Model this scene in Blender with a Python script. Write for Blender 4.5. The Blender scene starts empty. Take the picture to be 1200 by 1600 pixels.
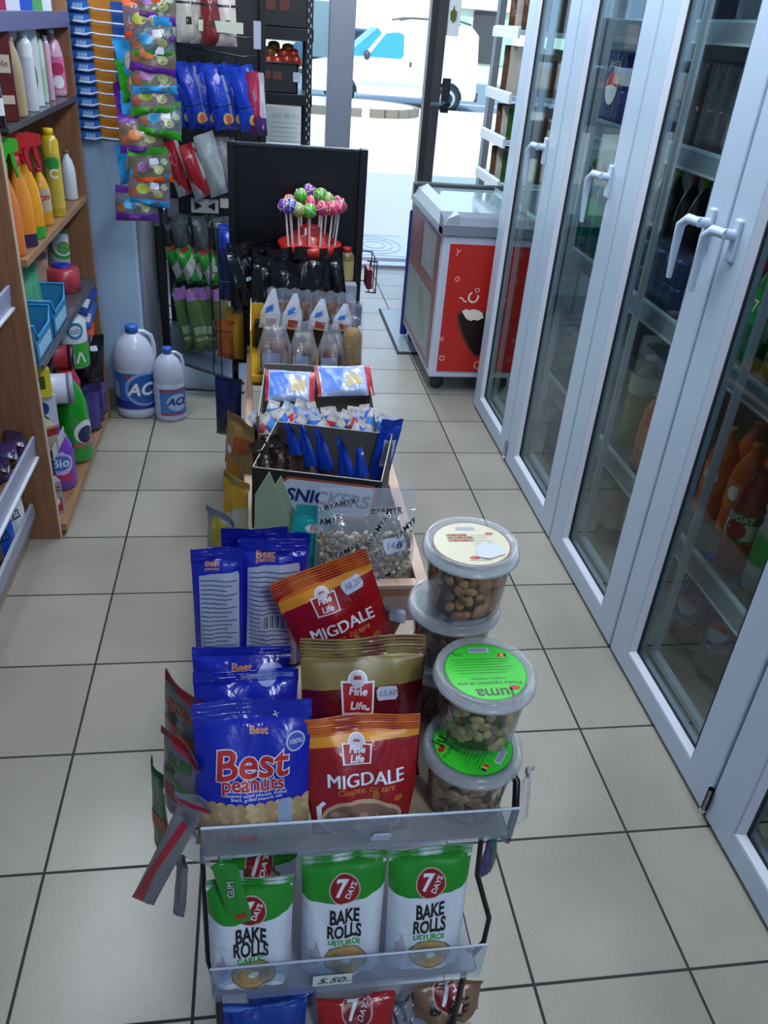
import bpy, bmesh, math, random
from math import sin, cos, pi, radians
from mathutils import Vector, Matrix

C = bpy.context.scene.collection
SC = bpy.context.scene
# ------------------------------------------------------------ camera, light, exposure
F = 1269.76; PITCH, ROLL, YAW = 0.538402, 0.085984, -0.179536
CAM = Vector((0, 0, 1.6195))
_f = Vector((-sin(YAW)*cos(PITCH), cos(YAW)*cos(PITCH), -sin(PITCH)))
_r0 = Vector((cos(YAW), sin(YAW), 0)); _u0 = _r0.cross(_f)
_r = _r0*cos(ROLL) + _u0*sin(ROLL); _u = -_r0*sin(ROLL) + _u0*cos(ROLL)
cd = bpy.data.cameras.new('camera'); cam = bpy.data.objects.new('camera', cd); C.objects.link(cam)
cd.sensor_fit = 'VERTICAL'; cd.sensor_height = 36; cd.lens = F*36/1600; cd.clip_start = .05; cd.clip_end = 300
cam.matrix_world = Matrix(((_r.x, _u.x, -_f.x, CAM.x), (_r.y, _u.y, -_f.y, CAM.y), (_r.z, _u.z, -_f.z, CAM.z), (0, 0, 0, 1)))
SC.camera = cam
w = bpy.data.worlds.new('sky'); SC.world = w; w.use_nodes = True
bg = w.node_tree.nodes['Background']; bg.inputs[0].default_value = (.50, .70, 1, 1); bg.inputs[1].default_value = 2.0
sl = bpy.data.lights.new('sun', 'SUN'); sl.energy = 4.5; sl.angle = .01; sl.color = (1, .97, .9)
so = bpy.data.objects.new('sun', sl); C.objects.link(so); so.rotation_euler = (radians(42), 0, radians(-8))
def area(name, loc, sx, sy, e, col=(.86, .93, 1)):
    l = bpy.data.lights.new(name, 'AREA'); l.shape = 'RECTANGLE'; l.size = sx; l.size_y = sy; l.energy = e; l.color = col
    o = bpy.data.objects.new(name, l); C.objects.link(o); o.location = loc; return o
LAMPS = ((.75, -1.0, 31), (.55, 1.9, 24), (.55, 3.7, 25), (.55, 5.3, 24), (-.70, 2.7, 17))  # last entry is a fill lamp added to brighten the left side
for xx, yy, ee in LAMPS: area('ceiling_lamp_light', (xx, yy, 2.60), .30, 1.25, ee)
SC.view_settings.view_transform = 'Standard'; SC.view_settings.look = 'None'
SC.view_settings.exposure = 0.27; SC.view_settings.gamma = 1; SC.view_settings.use_curve_mapping = False

# ------------------------------------------------------------ pixel -> place helpers
def ray(px, py): return _r*((px-600)/F) - _u*((py-800)/F) + _f
def at_z(px, py, z): d = ray(px, py); return CAM + d*((z-CAM.z)/d.z)
def at_y(px, py, y): d = ray(px, py); return CAM + d*(y/d.y)
def at_x(px, py, x): d = ray(px, py); return CAM + d*(x/d.x)
def scale_at(p): return (Vector(p)-CAM).dot(_f)/F      # metres per pixel
def top_z(x, y, py):
    lo, hi = -1, 3
    for _ in range(40):
        m = (lo+hi)/2; v = Vector((x, y, m))-CAM; yy = 800-F*v.dot(_u)/v.dot(_f)
        if yy > py: lo = m
        else: hi = m
    return lo
def ordn(i): return ('first second third fourth fifth sixth seventh eighth ninth tenth eleventh twelfth thirteenth fourteenth fifteenth sixteenth seventeenth eighteenth nineteenth twentieth'.split())[i]

# ------------------------------------------------------------ materials
def lin(h):
    h = h.lstrip('#'); c = [int(h[i:i+2], 16)/255 for i in (0, 2, 4)]
    return tuple((x/12.92 if x <= .04045 else ((x+.055)/1.055)**2.4) for x in c) + (1,)
_M = {}
def mat(h, rough=.5, metal=0., bump=0., scale=60., spec=.5, coat=0.):
    k = (h, rough, metal, bump, scale, spec, coat)
    if k in _M: return _M[k]
    m = bpy.data.materials.new('m_'+h.strip('#')); m.use_nodes = True; nt = m.node_tree; b = nt.nodes['Principled BSDF']
    b.inputs['Base Color'].default_value = lin(h); b.inputs['Roughness'].default_value = rough; b.inputs['Metallic'].default_value = metal
    b.inputs['Specular IOR Level'].default_value = spec
    if coat: b.inputs['Coat Weight'].default_value = coat; b.inputs['Coat Roughness'].default_value = .08
    if bump:
        t = nt.nodes.new('ShaderNodeTexCoord'); n = nt.nodes.new('ShaderNodeTexNoise'); n.inputs['Scale'].default_value = scale
        n.inputs['Detail'].default_value = 3; n.inputs['Distortion'].default_value = .8
        bp = nt.nodes.new('ShaderNodeBump'); bp.inputs['Strength'].default_value = bump; bp.inputs['Distance'].default_value = .01
        nt.links.new(t.outputs['Object'], n.inputs['Vector']); nt.links.new(n.outputs['Fac'], bp.inputs['Height']); nt.links.new(bp.outputs['Normal'], b.inputs['Normal'])
    _M[k] = m; return m
def foil(h, r=.24): return mat(h, r, 0, .35, 26, .6)
def ink(h): return mat(h, .35, 0, 0, 60, .5)
def glass_mat(name, tint=(1, 1, 1, 1), haze=0., hazecol=(.8, .85, .95, 1), ior=1.45, rough=.02, bump=0., bscale=30):
    if name in _M: return _M[name]
    m = bpy.data.materials.new(name); m.use_nodes = True; nt = m.node_tree; nt.nodes.clear()
    o = nt.nodes.new('ShaderNodeOutputMaterial'); tr = nt.nodes.new('ShaderNodeBsdfTransparent'); tr.inputs[0].default_value = tint
    gl = nt.nodes.new('ShaderNodeBsdfGlossy'); gl.inputs['Roughness'].default_value = rough
    fr = nt.nodes.new('ShaderNodeFresnel'); fr.inputs['IOR'].default_value = ior
    ge = nt.nodes.new('ShaderNodeNewGeometry'); mr = nt.nodes.new('ShaderNodeMapRange'); mr.inputs['To Min'].default_value = ior; mr.inputs['To Max'].default_value = 1/ior
    nt.links.new(ge.outputs['Backfacing'], mr.inputs['Value']); nt.links.new(mr.outputs[0], fr.inputs['IOR'])
    mx = nt.nodes.new('ShaderNodeMixShader'); nt.links.new(fr.outputs[0], mx.inputs[0])
    src = tr
    if haze:
        df = nt.nodes.new('ShaderNodeBsdfDiffuse'); df.inputs[0].default_value = hazecol; tl = nt.nodes.new('ShaderNodeBsdfTranslucent'); tl.inputs[0].default_value = hazecol
        a = nt.nodes.new('ShaderNodeMixShader'); a.inputs[0].default_value = .4; nt.links.new(df.outputs[0], a.inputs[1]); nt.links.new(tl.outputs[0], a.inputs[2])
        h = nt.nodes.new('ShaderNodeMixShader'); h.inputs[0].default_value = haze; nt.links.new(tr.outputs[0], h.inputs[1]); nt.links.new(a.outputs[0], h.inputs[2]); src = h
    if bump:
        t = nt.nodes.new('ShaderNodeTexCoord'); n = nt.nodes.new('ShaderNodeTexNoise'); n.inputs['Scale'].default_value = bscale; n.inputs['Distortion'].default_value = 1.
        bp = nt.nodes.new('ShaderNodeBump'); bp.inputs['Strength'].default_value = bump; bp.inputs['Distance'].default_value = .01
        nt.links.new(t.outputs['Object'], n.inputs['Vector']); nt.links.new(n.outputs['Fac'], bp.inputs['Height']); nt.links.new(bp.outputs[0], gl.inputs['Normal']); nt.links.new(bp.outputs[0], fr.inputs['Normal'])
    nt.links.new(src.outputs[0], mx.inputs[1]); nt.links.new(gl.outputs[0], mx.inputs[2]); nt.links.new(mx.outputs[0], o.inputs[0])
    _M[name] = m; return m
GLASS = glass_mat('door_glass', (.86, .92, .92, 1), ior=1.42)
CLEAR = glass_mat('clear_plastic', (.95, .96, .98, 1), .06, ior=1.35, rough=.1)
LIDP = glass_mat('frosted_lid_plastic', (.95, .97, .99, 1), .22, (.92, .96, 1, 1), ior=1.4, rough=.2)
RAILP = glass_mat('frosted_rail_plastic', (.84, .90, .97, 1), .20, (.50, .60, .74, 1), ior=1.5, rough=.12)
FILM = glass_mat('crinkled_clear_film', (.95, .96, .98, 1), .09, (.75, .8, .95, 1), ior=1.5, rough=.1, bump=.7, bscale=22)

FILM2 = glass_mat('milky_clear_film', (.95, .96, .98, 1), .20, (.72, .80, .90, 1), ior=1.5, rough=.1, bump=.8, bscale=18)
FILM3 = glass_mat('bread_film', (.95, .96, .98, 1), .19, (.72, .78, .92, 1), ior=1.5, rough=.1, bump=.9, bscale=24)
def emis(name, col, s):
    if name in _M: return _M[name]
    m = bpy.data.materials.new(name); m.use_nodes = True; b = m.node_tree.nodes['Principled BSDF']
    b.inputs['Emission Color'].default_value = col; b.inputs['Emission Strength'].default_value = s; _M[name] = m; return m

def floor_mat():
    m = bpy.data.materials.new('floor_tiles'); m.use_nodes = True; nt = m.node_tree; b = nt.nodes['Principled BSDF']; N = nt.nodes.new; L = nt.links.new
    g = N('ShaderNodeNewGeometry'); s = N('ShaderNodeSeparateXYZ'); L(g.outputs['Position'], s.inputs[0])
    def mth(op, a, bb=None):
        n = N('ShaderNodeMath'); n.operation = op
        for i, v in enumerate((a, bb)):
            if v is None: continue
            if isinstance(v, (int, float)): n.inputs[i].default_value = v
            else: L(v, n.inputs[i])
        return n.outputs[0]
    ds, ids = [], []
    for k, off in (('X', .8724), ('Y', .8424)):
        u = mth('MULTIPLY', mth('SUBTRACT', s.outputs[k], off), 3.0); fr = mth('FRACT', u); ids.append(mth('FLOOR', u))
        ds.append(mth('ABSOLUTE', mth('SUBTRACT', mth('FRACT', mth('ADD', u, .5)), .5)))
    d = mth('MINIMUM', ds[0], ds[1])
    ramp = N('ShaderNodeMapRange'); ramp.inputs['From Min'].default_value = .0075; ramp.inputs['From Max'].default_value = .0115; L(d, ramp.inputs['Value'])
    cm = N('ShaderNodeCombineXYZ'); L(ids[0], cm.inputs[0]); L(ids[1], cm.inputs[1]); wn = N('ShaderNodeTexWhiteNoise'); L(cm.outputs[0], wn.inputs['Vector'])
    n1 = N('ShaderNodeTexNoise'); n1.inputs['Scale'].default_value = 3.0; n1.inputs['Detail'].default_value = 6; L(g.outputs['Position'], n1.inputs['Vector'])
    n2 = N('ShaderNodeTexNoise'); n2.inputs['Scale'].default_value = 140; n2.inputs['Detail'].default_value = 3; L(g.outputs['Position'], n2.inputs['Vector'])
    f = mth('ADD', mth('MULTIPLY', wn.outputs['Value'], .3), mth('ADD', mth('MULTIPLY', n1.outputs['Fac'], .9), mth('MULTIPLY', n2.outputs['Fac'], .35)))
    cr = N('ShaderNodeValToRGB'); cr.color_ramp.elements[0].position = .35; cr.color_ramp.elements[0].color = lin('#77746b'); cr.color_ramp.elements[1].position = 1.15; cr.color_ramp.elements[1].color = lin('#949188'); L(f, cr.inputs[0])
    mx = N('ShaderNodeMix'); mx.data_type = 'RGBA'; L(ramp.outputs[0], mx.inputs['Factor']); mx.inputs['A'].default_value = lin('#1d1c1e'); L(cr.outputs[0], mx.inputs['B'])
    L(mx.outputs['Result'], b.inputs['Base Color'])
    r = N('ShaderNodeMapRange'); L(ramp.outputs[0], r.inputs['Value']); r.inputs['To Min'].default_value = .8; r.inputs['To Max'].default_value = .29; L(r.outputs[0], b.inputs['Roughness'])
    bp = N('ShaderNodeBump'); bp.inputs['Strength'].default_value = .25; bp.inputs['Distance'].default_value = .003; L(mth('ADD', ramp.outputs[0], mth('MULTIPLY', n2.outputs['Fac'], .12)), bp.inputs['Height']); L(bp.outputs[0], b.inputs['Normal'])
    return m
def wood_mat(name, c1, c2, axis=(1.2, 1.2, 14), rough=.42):
    if name in _M: return _M[name]
    m = bpy.data.materials.new(name); m.use_nodes = True; nt = m.node_tree; b = nt.nodes['Principled BSDF']; N = nt.nodes.new; L = nt.links.new
    g = N('ShaderNodeNewGeometry'); mp = N('ShaderNodeMapping'); mp.inputs['Scale'].default_value = axis; L(g.outputs['Position'], mp.inputs[0])
    n = N('ShaderNodeTexNoise'); n.inputs['Scale'].default_value = 5; n.inputs['Detail'].default_value = 7; n.inputs['Distortion'].default_value = .6; L(mp.outputs[0], n.inputs['Vector'])
    cr = N('ShaderNodeValToRGB'); cr.color_ramp.elements[0].position = .3; cr.color_ramp.elements[0].color = lin(c1); cr.color_ramp.elements[1].position = .72; cr.color_ramp.elements[1].color = lin(c2)
    L(n.outputs['Fac'], cr.inputs[0]); L(cr.outputs[0], b.inputs['Base Color']); b.inputs['Roughness'].default_value = rough
    _M[name] = m; return m
WOOD = wood_mat('beech_panel', '#7c563c', '#9a6e4e', (16, 16, 1.0))
WOODH = wood_mat('beech_shelf', '#7d5c42', '#a07a58', (14, 1.2, 14))
PALEW = wood_mat('pale_edge_wood', '#a28575', '#bca08e', (10, 1.2, 10))
BLACK = mat('#0b0d14', .32); BLKM = mat('#0d0f16', .38, .0); WHITEP = mat('#a9bdd2', .3, coat=.2); CARD = mat('#7d7a74', .8); CHROME = mat('#b8bcc4', .25, .9)

# ------------------------------------------------------------ mesh builder
class MB:
    def __init__(s): s.v = []; s.f = []; s.m = []; s.sm = []; s.mats = []
    def mi(s, m):
        if m not in s.mats: s.mats.append(m)
        return s.mats.index(m)
    def add(s, vs, fs, m, smooth=False):
        o = len(s.v); s.v += [tuple(x) for x in vs]; k = s.mi(m)
        for f in fs: s.f.append([o+i for i in f]); s.m.append(k); s.sm.append(smooth)
        return s
    def box(s, a, b, m, bev=0.0, tf=None):
        x0, y0, z0 = a; x1, y1, z1 = b
        if x0 > x1: x0, x1 = x1, x0
        if y0 > y1: y0, y1 = y1, y0
        if z0 > z1: z0, z1 = z1, z0
        if bev > 0:
            bm = bmesh.new(); r = bmesh.ops.create_cube(bm, size=1)
            bmesh.ops.scale(bm, vec=(x1-x0, y1-y0, z1-z0), verts=bm.verts); bmesh.ops.translate(bm, vec=((x0+x1)/2, (y0+y1)/2, (z0+z1)/2), verts=bm.verts)
            bmesh.ops.bevel(bm, geom=bm.edges[:], offset=bev, segments=2, affect='EDGES', profile=.5)
            bm.verts.index_update(); vs = [v.co.copy() for v in bm.verts]; fs = [[v.index for v in f.verts] for f in bm.faces]; bm.free()
        else:
            vs = [Vector((x, y, z)) for z in (z0, z1) for x, y in ((x0, y0), (x1, y0), (x1, y1), (x0, y1))]
            fs = [(3, 2, 1, 0), (4, 5, 6, 7), (0, 1, 5, 4), (1, 2, 6, 5), (2, 3, 7, 6), (3, 0, 4, 7)]
        if tf: vs = [tf @ v for v in vs]
        return s.add(vs, fs, m)
    def tube(s, pts, r, m, n=8, closed=False, caps=True, rs=None):
        pts = [Vector(p) for p in pts]; vs = []; N = len(pts)
        prev = None
        for i, p in enumerate(pts):
            if closed: t = pts[(i+1) % N]-pts[i-1]
            else: t = pts[min(i+1, N-1)]-pts[max(i-1, 0)]
            t.normalize()
            if prev is None: a = t.orthogonal().normalized()
            else: a = (prev - t*prev.dot(t)).normalized()
            prev = a; b = t.cross(a); rr = rs[i] if rs else r
            vs += [p + (a*cos(2*pi*k/n)+b*sin(2*pi*k/n))*rr for k in range(n)]
        fs = []
        for i in range(N if closed else N-1):
            j = (i+1) % N
            for k in range(n): fs.append((i*n+k, i*n+(k+1) % n, j*n+(k+1) % n, j*n+k))
        s.add(vs, fs, m, True)
        if caps and not closed: s.add(vs[:n], [list(range(n))[::-1]], m); s.add(vs[-n:], [list(range(n))], m)
        return s
    def lathe(s, prof, m, c=(0, 0, 0), n=24, sx=1, sy=1, smooth=True, sq=0.):
        # prof: (r, z) from bottom to top; sq squares the section
        vs = []
        for r, z in prof:
            for k in range(n):
                a = 2*pi*k/n; ca, sa = cos(a), sin(a)
                if sq: e = 1-sq*.6; ca2 = math.copysign(abs(ca)**e, ca); sa2 = math.copysign(abs(sa)**e, sa)
                else: ca2, sa2 = ca, sa
                vs.append((c[0]+r*ca2*sx, c[1]+r*sa2*sy, c[2]+z))
        fs = []
        for i in range(len(prof)-1):
            for k in range(n): fs.append((i*n+k, i*n+(k+1) % n, (i+1)*n+(k+1) % n, (i+1)*n+k))
        s.add(vs, fs, m, smooth)
        if prof[0][0] > 1e-5: s.add(vs[:n], [list(range(n))[::-1]], m)
        if prof[-1][0] > 1e-5: s.add(vs[-n:], [list(range(n))], m)
        return s
    def ball(s, c, r, m, n=12, sx=1, sy=1, sz=1, rot=None):
        vs = []; fs = []; h = n//2
        for i in range(h+1):
            t = pi*i/h
            for k in range(n):
                v = Vector((sin(t)*cos(2*pi*k/n)*sx, sin(t)*sin(2*pi*k/n)*sy, -cos(t)*sz))*r
                if rot: v = rot @ v
                vs.append(v+Vector(c))
        for i in range(h):
            for k in range(n): fs.append((i*n+k, i*n+(k+1) % n, (i+1)*n+(k+1) % n, (i+1)*n+k))
        return s.add(vs, fs, m, True)
    def prism(s, poly, axis, a, b, m, smooth=False):
        # poly in the two other axes; extruded along axis from a to b
        def P(u, v, w): return {'x': (w, u, v), 'y': (u, w, v), 'z': (u, v, w)}[axis]
        n = len(poly); vs = [P(u, v, a) for u, v in poly]+[P(u, v, b) for u, v in poly]
        fs = [list(range(n)), list(range(n, 2*n))[::-1]]+[(i, n+i, n+(i+1) % n, (i+1) % n) for i in range(n)]
        return s.add(vs, fs, m, smooth)
    def build(s, name, parent=None, loc=None, rot=None):
        me = bpy.data.meshes.new(name); me.from_pydata(s.v, [], s.f); me.update()
        for m in s.mats: me.materials.append(m)
        me.polygons.foreach_set('material_index', s.m); me.polygons.foreach_set('use_smooth', s.sm)
        bm = bmesh.new(); bm.from_mesh(me); bmesh.ops.recalc_face_normals(bm, faces=bm.faces) if len(bm.faces) < 60000 else None; bm.to_mesh(me); bm.free()
        o = bpy.data.objects.new(name, me); C.objects.link(o)
        if parent: o.parent = parent
        if loc is not None: o.location = loc
        if rot is not None: o.rotation_euler = rot
        return o
def tag(o, label, cat, group=None, kind=None):
    o['label'] = label; o['category'] = cat
    if group: o['group'] = group
    if kind: o['kind'] = kind
    return o
def struct(o): o['kind'] = 'structure'; return o
def thing(name, label, cat, loc=(0, 0, 0), rot=(0, 0, 0), group=None):
    o = bpy.data.objects.new(name, None); C.objects.link(o); o.location = loc; o.rotation_euler = rot; o.empty_display_size = .02
    return tag(o, label, cat, group)
def copy_thing(o, loc, rot=None):
    c = o.copy(); C.objects.link(c); c.location = loc
    if rot is not None: c.rotation_euler = rot
    for ch in list(o.children):
        k = ch.copy(); C.objects.link(k); k.parent = c
        for g in ch.children: q = g.copy(); C.objects.link(q); q.parent = k
    return c

# ------------------------------------------------------------ printed marks: flat shapes laid on a surface
_T = {}
def text2d(body, bold=0., shear=0.):
    k = (body, bold, shear)
    if k not in _T:
        cu = bpy.data.curves.new('t', 'FONT'); cu.body = body; cu.size = 1; cu.offset = bold; cu.shear = shear; cu.align_x = 'CENTER'; cu.align_y = 'CENTER'; cu.resolution_u = 3; cu.space_line = .85
        o = bpy.data.objects.new('t', cu); me = bpy.data.meshes.new_from_object(o)
        _T[k] = ([tuple(v.co) for v in me.vertices], [list(p.vertices) for p in me.polygons])
        bpy.data.objects.remove(o); bpy.data.curves.remove(cu); bpy.data.meshes.remove(me)
    return _T[k]
def circ(cx, cy, rx, ry=None, n=28): ry = ry or rx; return [(cx+rx*cos(2*pi*k/n), cy+ry*sin(2*pi*k/n)) for k in range(n)]
def rect(x0, y0, x1, y1): return [(x0, y0), (x1, y0), (x1, y1), (x0, y1)]
def decal(mb, spec, S, W, H, step=None, eps=.0003):
    """spec: ('p', pts, material, layer) or ('t', text, (u,v), size, material, layer, opts). u across (fraction of W), v up (fraction of H)."""
    bm = bmesh.new(); k = spec[0]
    if k == 'p':
        pts, m, ly = spec[1:4]; vs = [bm.verts.new((u*W, v*H, 0)) for u, v in pts]; bm.faces.new(vs)
    elif k == 'c':   # circle, true round: centre, radius fraction of W
        (u, v), r, m, ly = spec[1:5]; ry = spec[5] if len(spec) > 5 else r
        bm.faces.new([bm.verts.new((u*W+r*W*cos(2*pi*i/28), v*H+ry*W*sin(2*pi*i/28), 0)) for i in range(28)])
    else:
        body, (u, v), size, m, ly = spec[1:6]; op = spec[6] if len(spec) > 6 else {}
        vs, fs = text2d(body, op.get('bold', 0), op.get('shear', 0)); a = op.get('rot', 0); sx = op.get('sx', 1); s = size*W
        bv = [bm.verts.new((u*W+(x*sx*cos(a)-y*sin(a))*s, v*H+(x*sx*sin(a)+y*cos(a))*s, 0)) for x, y, _ in vs]
        for f in fs:
            try: bm.faces.new([bv[i] for i in f])
            except ValueError: pass
    bmesh.ops.triangulate(bm, faces=bm.faces[:])
    for v_ in bm.verts: v_.co *= 100
    if step:
        for ax in (0, 1):
            lo = min(v.co[ax] for v in bm.verts)/100; hi = max(v.co[ax] for v in bm.verts)/100
            for q in (step[ax] if isinstance(step, tuple) else [step*n_ for n_ in range(math.ceil(lo/step), int(hi/step)+1)]):
                if q <= lo+1e-6 or q >= hi-1e-6: continue
                co = Vector((0, 0, 0)); co[ax] = q*100; no = Vector((0, 0, 0)); no[ax] = 1
                bmesh.ops.bisect_plane(bm, geom=bm.verts[:]+bm.edges[:]+bm.faces[:], plane_co=co, plane_no=no, dist=1e-5)
    for v_ in bm.verts: v_.co /= 100
    bm.verts.index_update()
    mb.add([S(v.co.x, v.co.y, eps*(ly+1)) for v in bm.verts], [[v.index for v in f.verts] for f in bm.faces], m, True)
    bm.free()

# ------------------------------------------------------------ pouches
def pouch(name, w, h, t, m, loc, yaw=0., lean=0., roll=0., decals=(), vt=.86, seed=0, fine=True, wrk=1., back=None, parent=None, topw=1., bot=1., step=None, twist=None, crimp=True, fill=None, pu=2.6):
    rnd = random.Random(seed); ph = [rnd.uniform(0, 6.28) for _ in range(8)]; fr = [rnd.uniform(.6, 1.4) for _ in range(4)]
    nu, nv = (18, 30) if fine else (8, 10)
    def shape(x, z, side):
        u = max(-1, min(1, 2*x/w)); v = max(0, z/h)
        g = 0 if v >= vt else min(1, (max(v, 0)/.10+.02))**.6*max(0, 1-(v/vt)**2.6)**.75
        if v < 0: g = 0
        b = g*max(0, 1-abs(u)**pu)**.8
        wr = wrk*t*(.045*sin(7*u*fr[0]+6*v+ph[0])+.03*sin(13*v*fr[1]-5*u+ph[1])+.018*sin(19*u+11*v*fr[2]+ph[2]))*(.3+b)
        wf = 1-.05*g*min(1, abs(u)+.2)+(topw-1)*max(0, v-.4)/.6+(bot-1)*max(0, .4-v)/.4
        y = side*(-(t/2*b)) + (-wr if side > 0 else wr*.6)
        if crimp and v > vt: y += .0012*sin((v-vt)/(1-vt)*6*pi*2)*side + .004*sin(3*u+ph[3])*wrk
        bend = .03*h*sin(2.2*v*fr[3]+ph[4])*.3*wrk
        zz = z - .006*wrk*(abs(u)**3)*(1 if v > .9 else 0)*0 + .003*wrk*sin(4*u+ph[5])*max(0, v-.6)
        return Vector((x*wf, y+bend, zz))
    mb = MB()
    vr = [i/nv for i in range(nv+1)]
    if fine and crimp: vr = [v for v in vr if v <= vt]+[vt+(1-vt)*i/16 for i in range(1, 17)]
    G = [[shape((i/nu-.5)*w, v*h, 1) for i in range(nu+1)] for v in vr]
    def S(x, z, e):
        a = max(0, min(nu-1e-6, (x/w+.5)*nu)); i = int(a); a -= i; v = max(0, min(1, z/h)); j = 0
        while j < len(vr)-2 and vr[j+1] < v: j += 1
        c = (v-vr[j])/(vr[j+1]-vr[j]); p = (G[j][i]*(1-a)+G[j][i+1]*a)*(1-c)+(G[j+1][i]*(1-a)+G[j+1][i+1]*a)*c
        return p+Vector((0, -e, 0))
    cuts = ([(i/nu-.5)*w for i in range(1, nu)], [v*h for v in vr[1:-1]])
    for side in (1, -1):
        vs = []; fs = []; mm = m if side > 0 or not back else back
        for v in vr:
            for i in range(nu+1): vs.append(shape((i/nu-.5)*w, v*h, side))
        for j in range(len(vr)-1):
            for i in range(nu): a = j*(nu+1)+i; fs.append((a, a+1, a+nu+2, a+nu+1))
        mb.add(vs, fs, mm, True)
    for d in decals: decal(mb, d, S, w, h, cuts)
    o = mb.build(name, parent, loc)
    o.rotation_mode = 'XYZ'; o.matrix_local = Matrix.Translation(loc) @ Matrix.Rotation(yaw, 4, 'Z') @ Matrix.Rotation(-lean, 4, 'X') @ Matrix.Rotation(roll, 4, 'Y')
    o['_wh'] = 0; del o['_wh']
    return o, S
def sticker(parent, S, w, h, u, v, txt, s=.13, rot=0., m2=None):
    mb = MB(); W = ink('#c3cbe2'); hw, hh = s*w, s*w*.62
    co, si = cos(rot), sin(rot)
    def R(pts): return [((u*w+x*co-y*si)/w, (v*h+x*si+y*co)/h) for x, y in pts]
    decal(mb, ('p', R([(-hw*.8, -hh), (hw*.8, -hh), (hw, -hh*.5), (hw*.93, hh*.6), (hw*.8, hh), (-hw*.8, hh), (-hw, hh*.5), (-hw*.93, -hh*.6)]), W, 6), S, w, h, w/14)
    if txt: decal(mb, ('t', txt, (u, v), s*.75, ink('#5b5f86'), 8, {'rot': rot, 'shear': .3}), S, w, h, w/14)
    o = mb.build('price_sticker', parent); return o
# ------------------------------------------------------------ the room
WALL = mat('#8fa6c0', .55, 0, .08, 30); FLOOR = floor_mat()
struct(MB().box((-2.2, -1.4, -.08), (2.2, 6.42, 0), FLOOR).build('floor'))
struct(MB().box((-2.2, -1.4, 2.7), (2.2, 6.42, 2.85), mat('#d9dce2', .8)).build('ceiling'))
struct(MB().box((-2.3, -1.4, 0), (-2.2, 6.42, 2.7), WALL).build('wall_left'))
struct(MB().box((2.2, -1.4, 0), (2.3, 6.42, 2.7), WALL).build('wall_right'))
struct(MB().box((-2.3, -1.5, 0), (2.3, -1.4, 2.7), WALL).build('wall_back'))
PILL = mat('#7b8291', .5); DKFR = mat('#3e3c40', .4)
YF = 6.35
fw = MB(); fw.box((.498, YF, 0), (.672, YF+.13, 2.6), PILL, .006)
struct(fw.build('trim_1'))
fw = MB(); fw.box((1.185, YF, .0), (1.225, YF+.1, 2.6), mat('#2b2a2e', .4)); fw.box((1.225, YF+.01, .0), (1.30, YF+.09, 2.6), DKFR); fw.box((1.655, YF, 0), (1.70, YF+.08, 2.6), mat('#7f8187', .4)); fw.box((1.30, YF+.01, 0), (1.655, YF+.09, .10), DKFR); fw.box((.672, YF, 2.25), (1.655, YF+.1, 2.33), DKFR)
DOOR = struct(fw.build('door_1'))
struct(MB().box((1.30, YF+.04, .10), (1.655, YF+.052, 2.25), GLASS).build('window_1'))
struct(MB().box((-2.2, YF+.05, .35), (.498, YF+.062, 2.6), GLASS).build('window_2'))
struct(MB().box((1.70, YF+.04, .0), (2.2, YF+.06, 2.6), GLASS).build('window_3'))
fw = MB(); fw.box((-2.2, YF, 0), (.498, YF+.12, .35), PILL)
for x in (-2.2, -1.2, -.35): fw.box((x, YF, .35), (x+.06, YF+.1, 2.6), PILL)
struct(fw.build('wall_front'))
struct(MB().box((-4, YF+.15, 2.6), (6, YF+.35, 5.0), mat('#b9b4a8', .8)).build('trim_2'))
struct(MB().box((.672, YF-.02, -.01), (1.19, YF+.1, .022), mat('#9aa3b3', .3, .6), .004).build('trim_3'))
# door handle on the entrance frame
d = at_y(697, 150, YF-.03); hm = MB(); hm.box((d.x-.03, YF-.012, d.z-.11), (d.x+.03, YF+.0, d.z+.11), mat('#26282e', .35), .004)
hm.ball((d.x, YF-.05, d.z-.05), .03, mat('#1b1f27', .3), 14, 1.2, .5, .8); hm.tube([(d.x, YF, d.z-.05), (d.x, YF-.05, d.z-.05), (d.x-.11, YF-.06, d.z-.055)], .011, CHROME)
hm.build('lever_handle', DOOR)
d = at_y(708, 22, YF+.03); hm = MB()
hm.box((d.x-.045, YF+.02, d.z-.13), (d.x+.05, YF+.035, d.z+.10), mat('#dfe4e8', .6))
hm.prism([(d.x-.02, d.z-.03), (d.x, d.z-.05), (d.x+.02, d.z-.03), (d.x+.022, d.z+.015), (d.x+.006, d.z+.025), (d.x, d.z+.05), (d.x-.006, d.z+.025), (d.x-.022, d.z+.015)], 'y', YF+.012, YF+.02, mat('#5b6428', .6))
tag(hm.build('door_sticker'), 'white sign with a small green plant emblem stuck beside the door', 'sign')
# wall column on the left
cm = MB(); COLM = mat('#93aecb', .5, 0, .06, 12)
cm.box((-.95, 3.64, 0), (-.50, 4.1, 2.7), COLM, .012); cm.prism([(-.502, 3.65), (-.475, 3.67), (-.452, 3.75), (-.452, 4.1), (-.502, 4.1)], 'z', 0, 2.7, mat('#a6adbd', .25, .3), True)
struct(cm.build('wall_column')); struct(MB().box((-.95, 3.625, 0), (-.50, 3.64, .09), mat('#7a7672', .6)).build('baseboard_left'))
for i, (xx, yy, _e) in enumerate(LAMPS):
    t = thing('ceiling_lamp', ('long white fluorescent ceiling lamp over the aisle, %s from the back of the shop' % ordn(i) if i < 4 else 'unseen fill lamp added to brighten the wooden shelving side'), 'lamp', (xx, yy, 2.62), (0, 0, 0), 'ceiling lamps')
    MB().box((-.16, -.64, .02), (.16, .64, .08), mat('#dfe3ea', .5), .005).build('housing', t); MB().box((-.15, -.62, .0), (.15, .62, .018), emis('lamp_glow', (.85, .93, 1, 1), 3)).build('diffuser', t)

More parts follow.
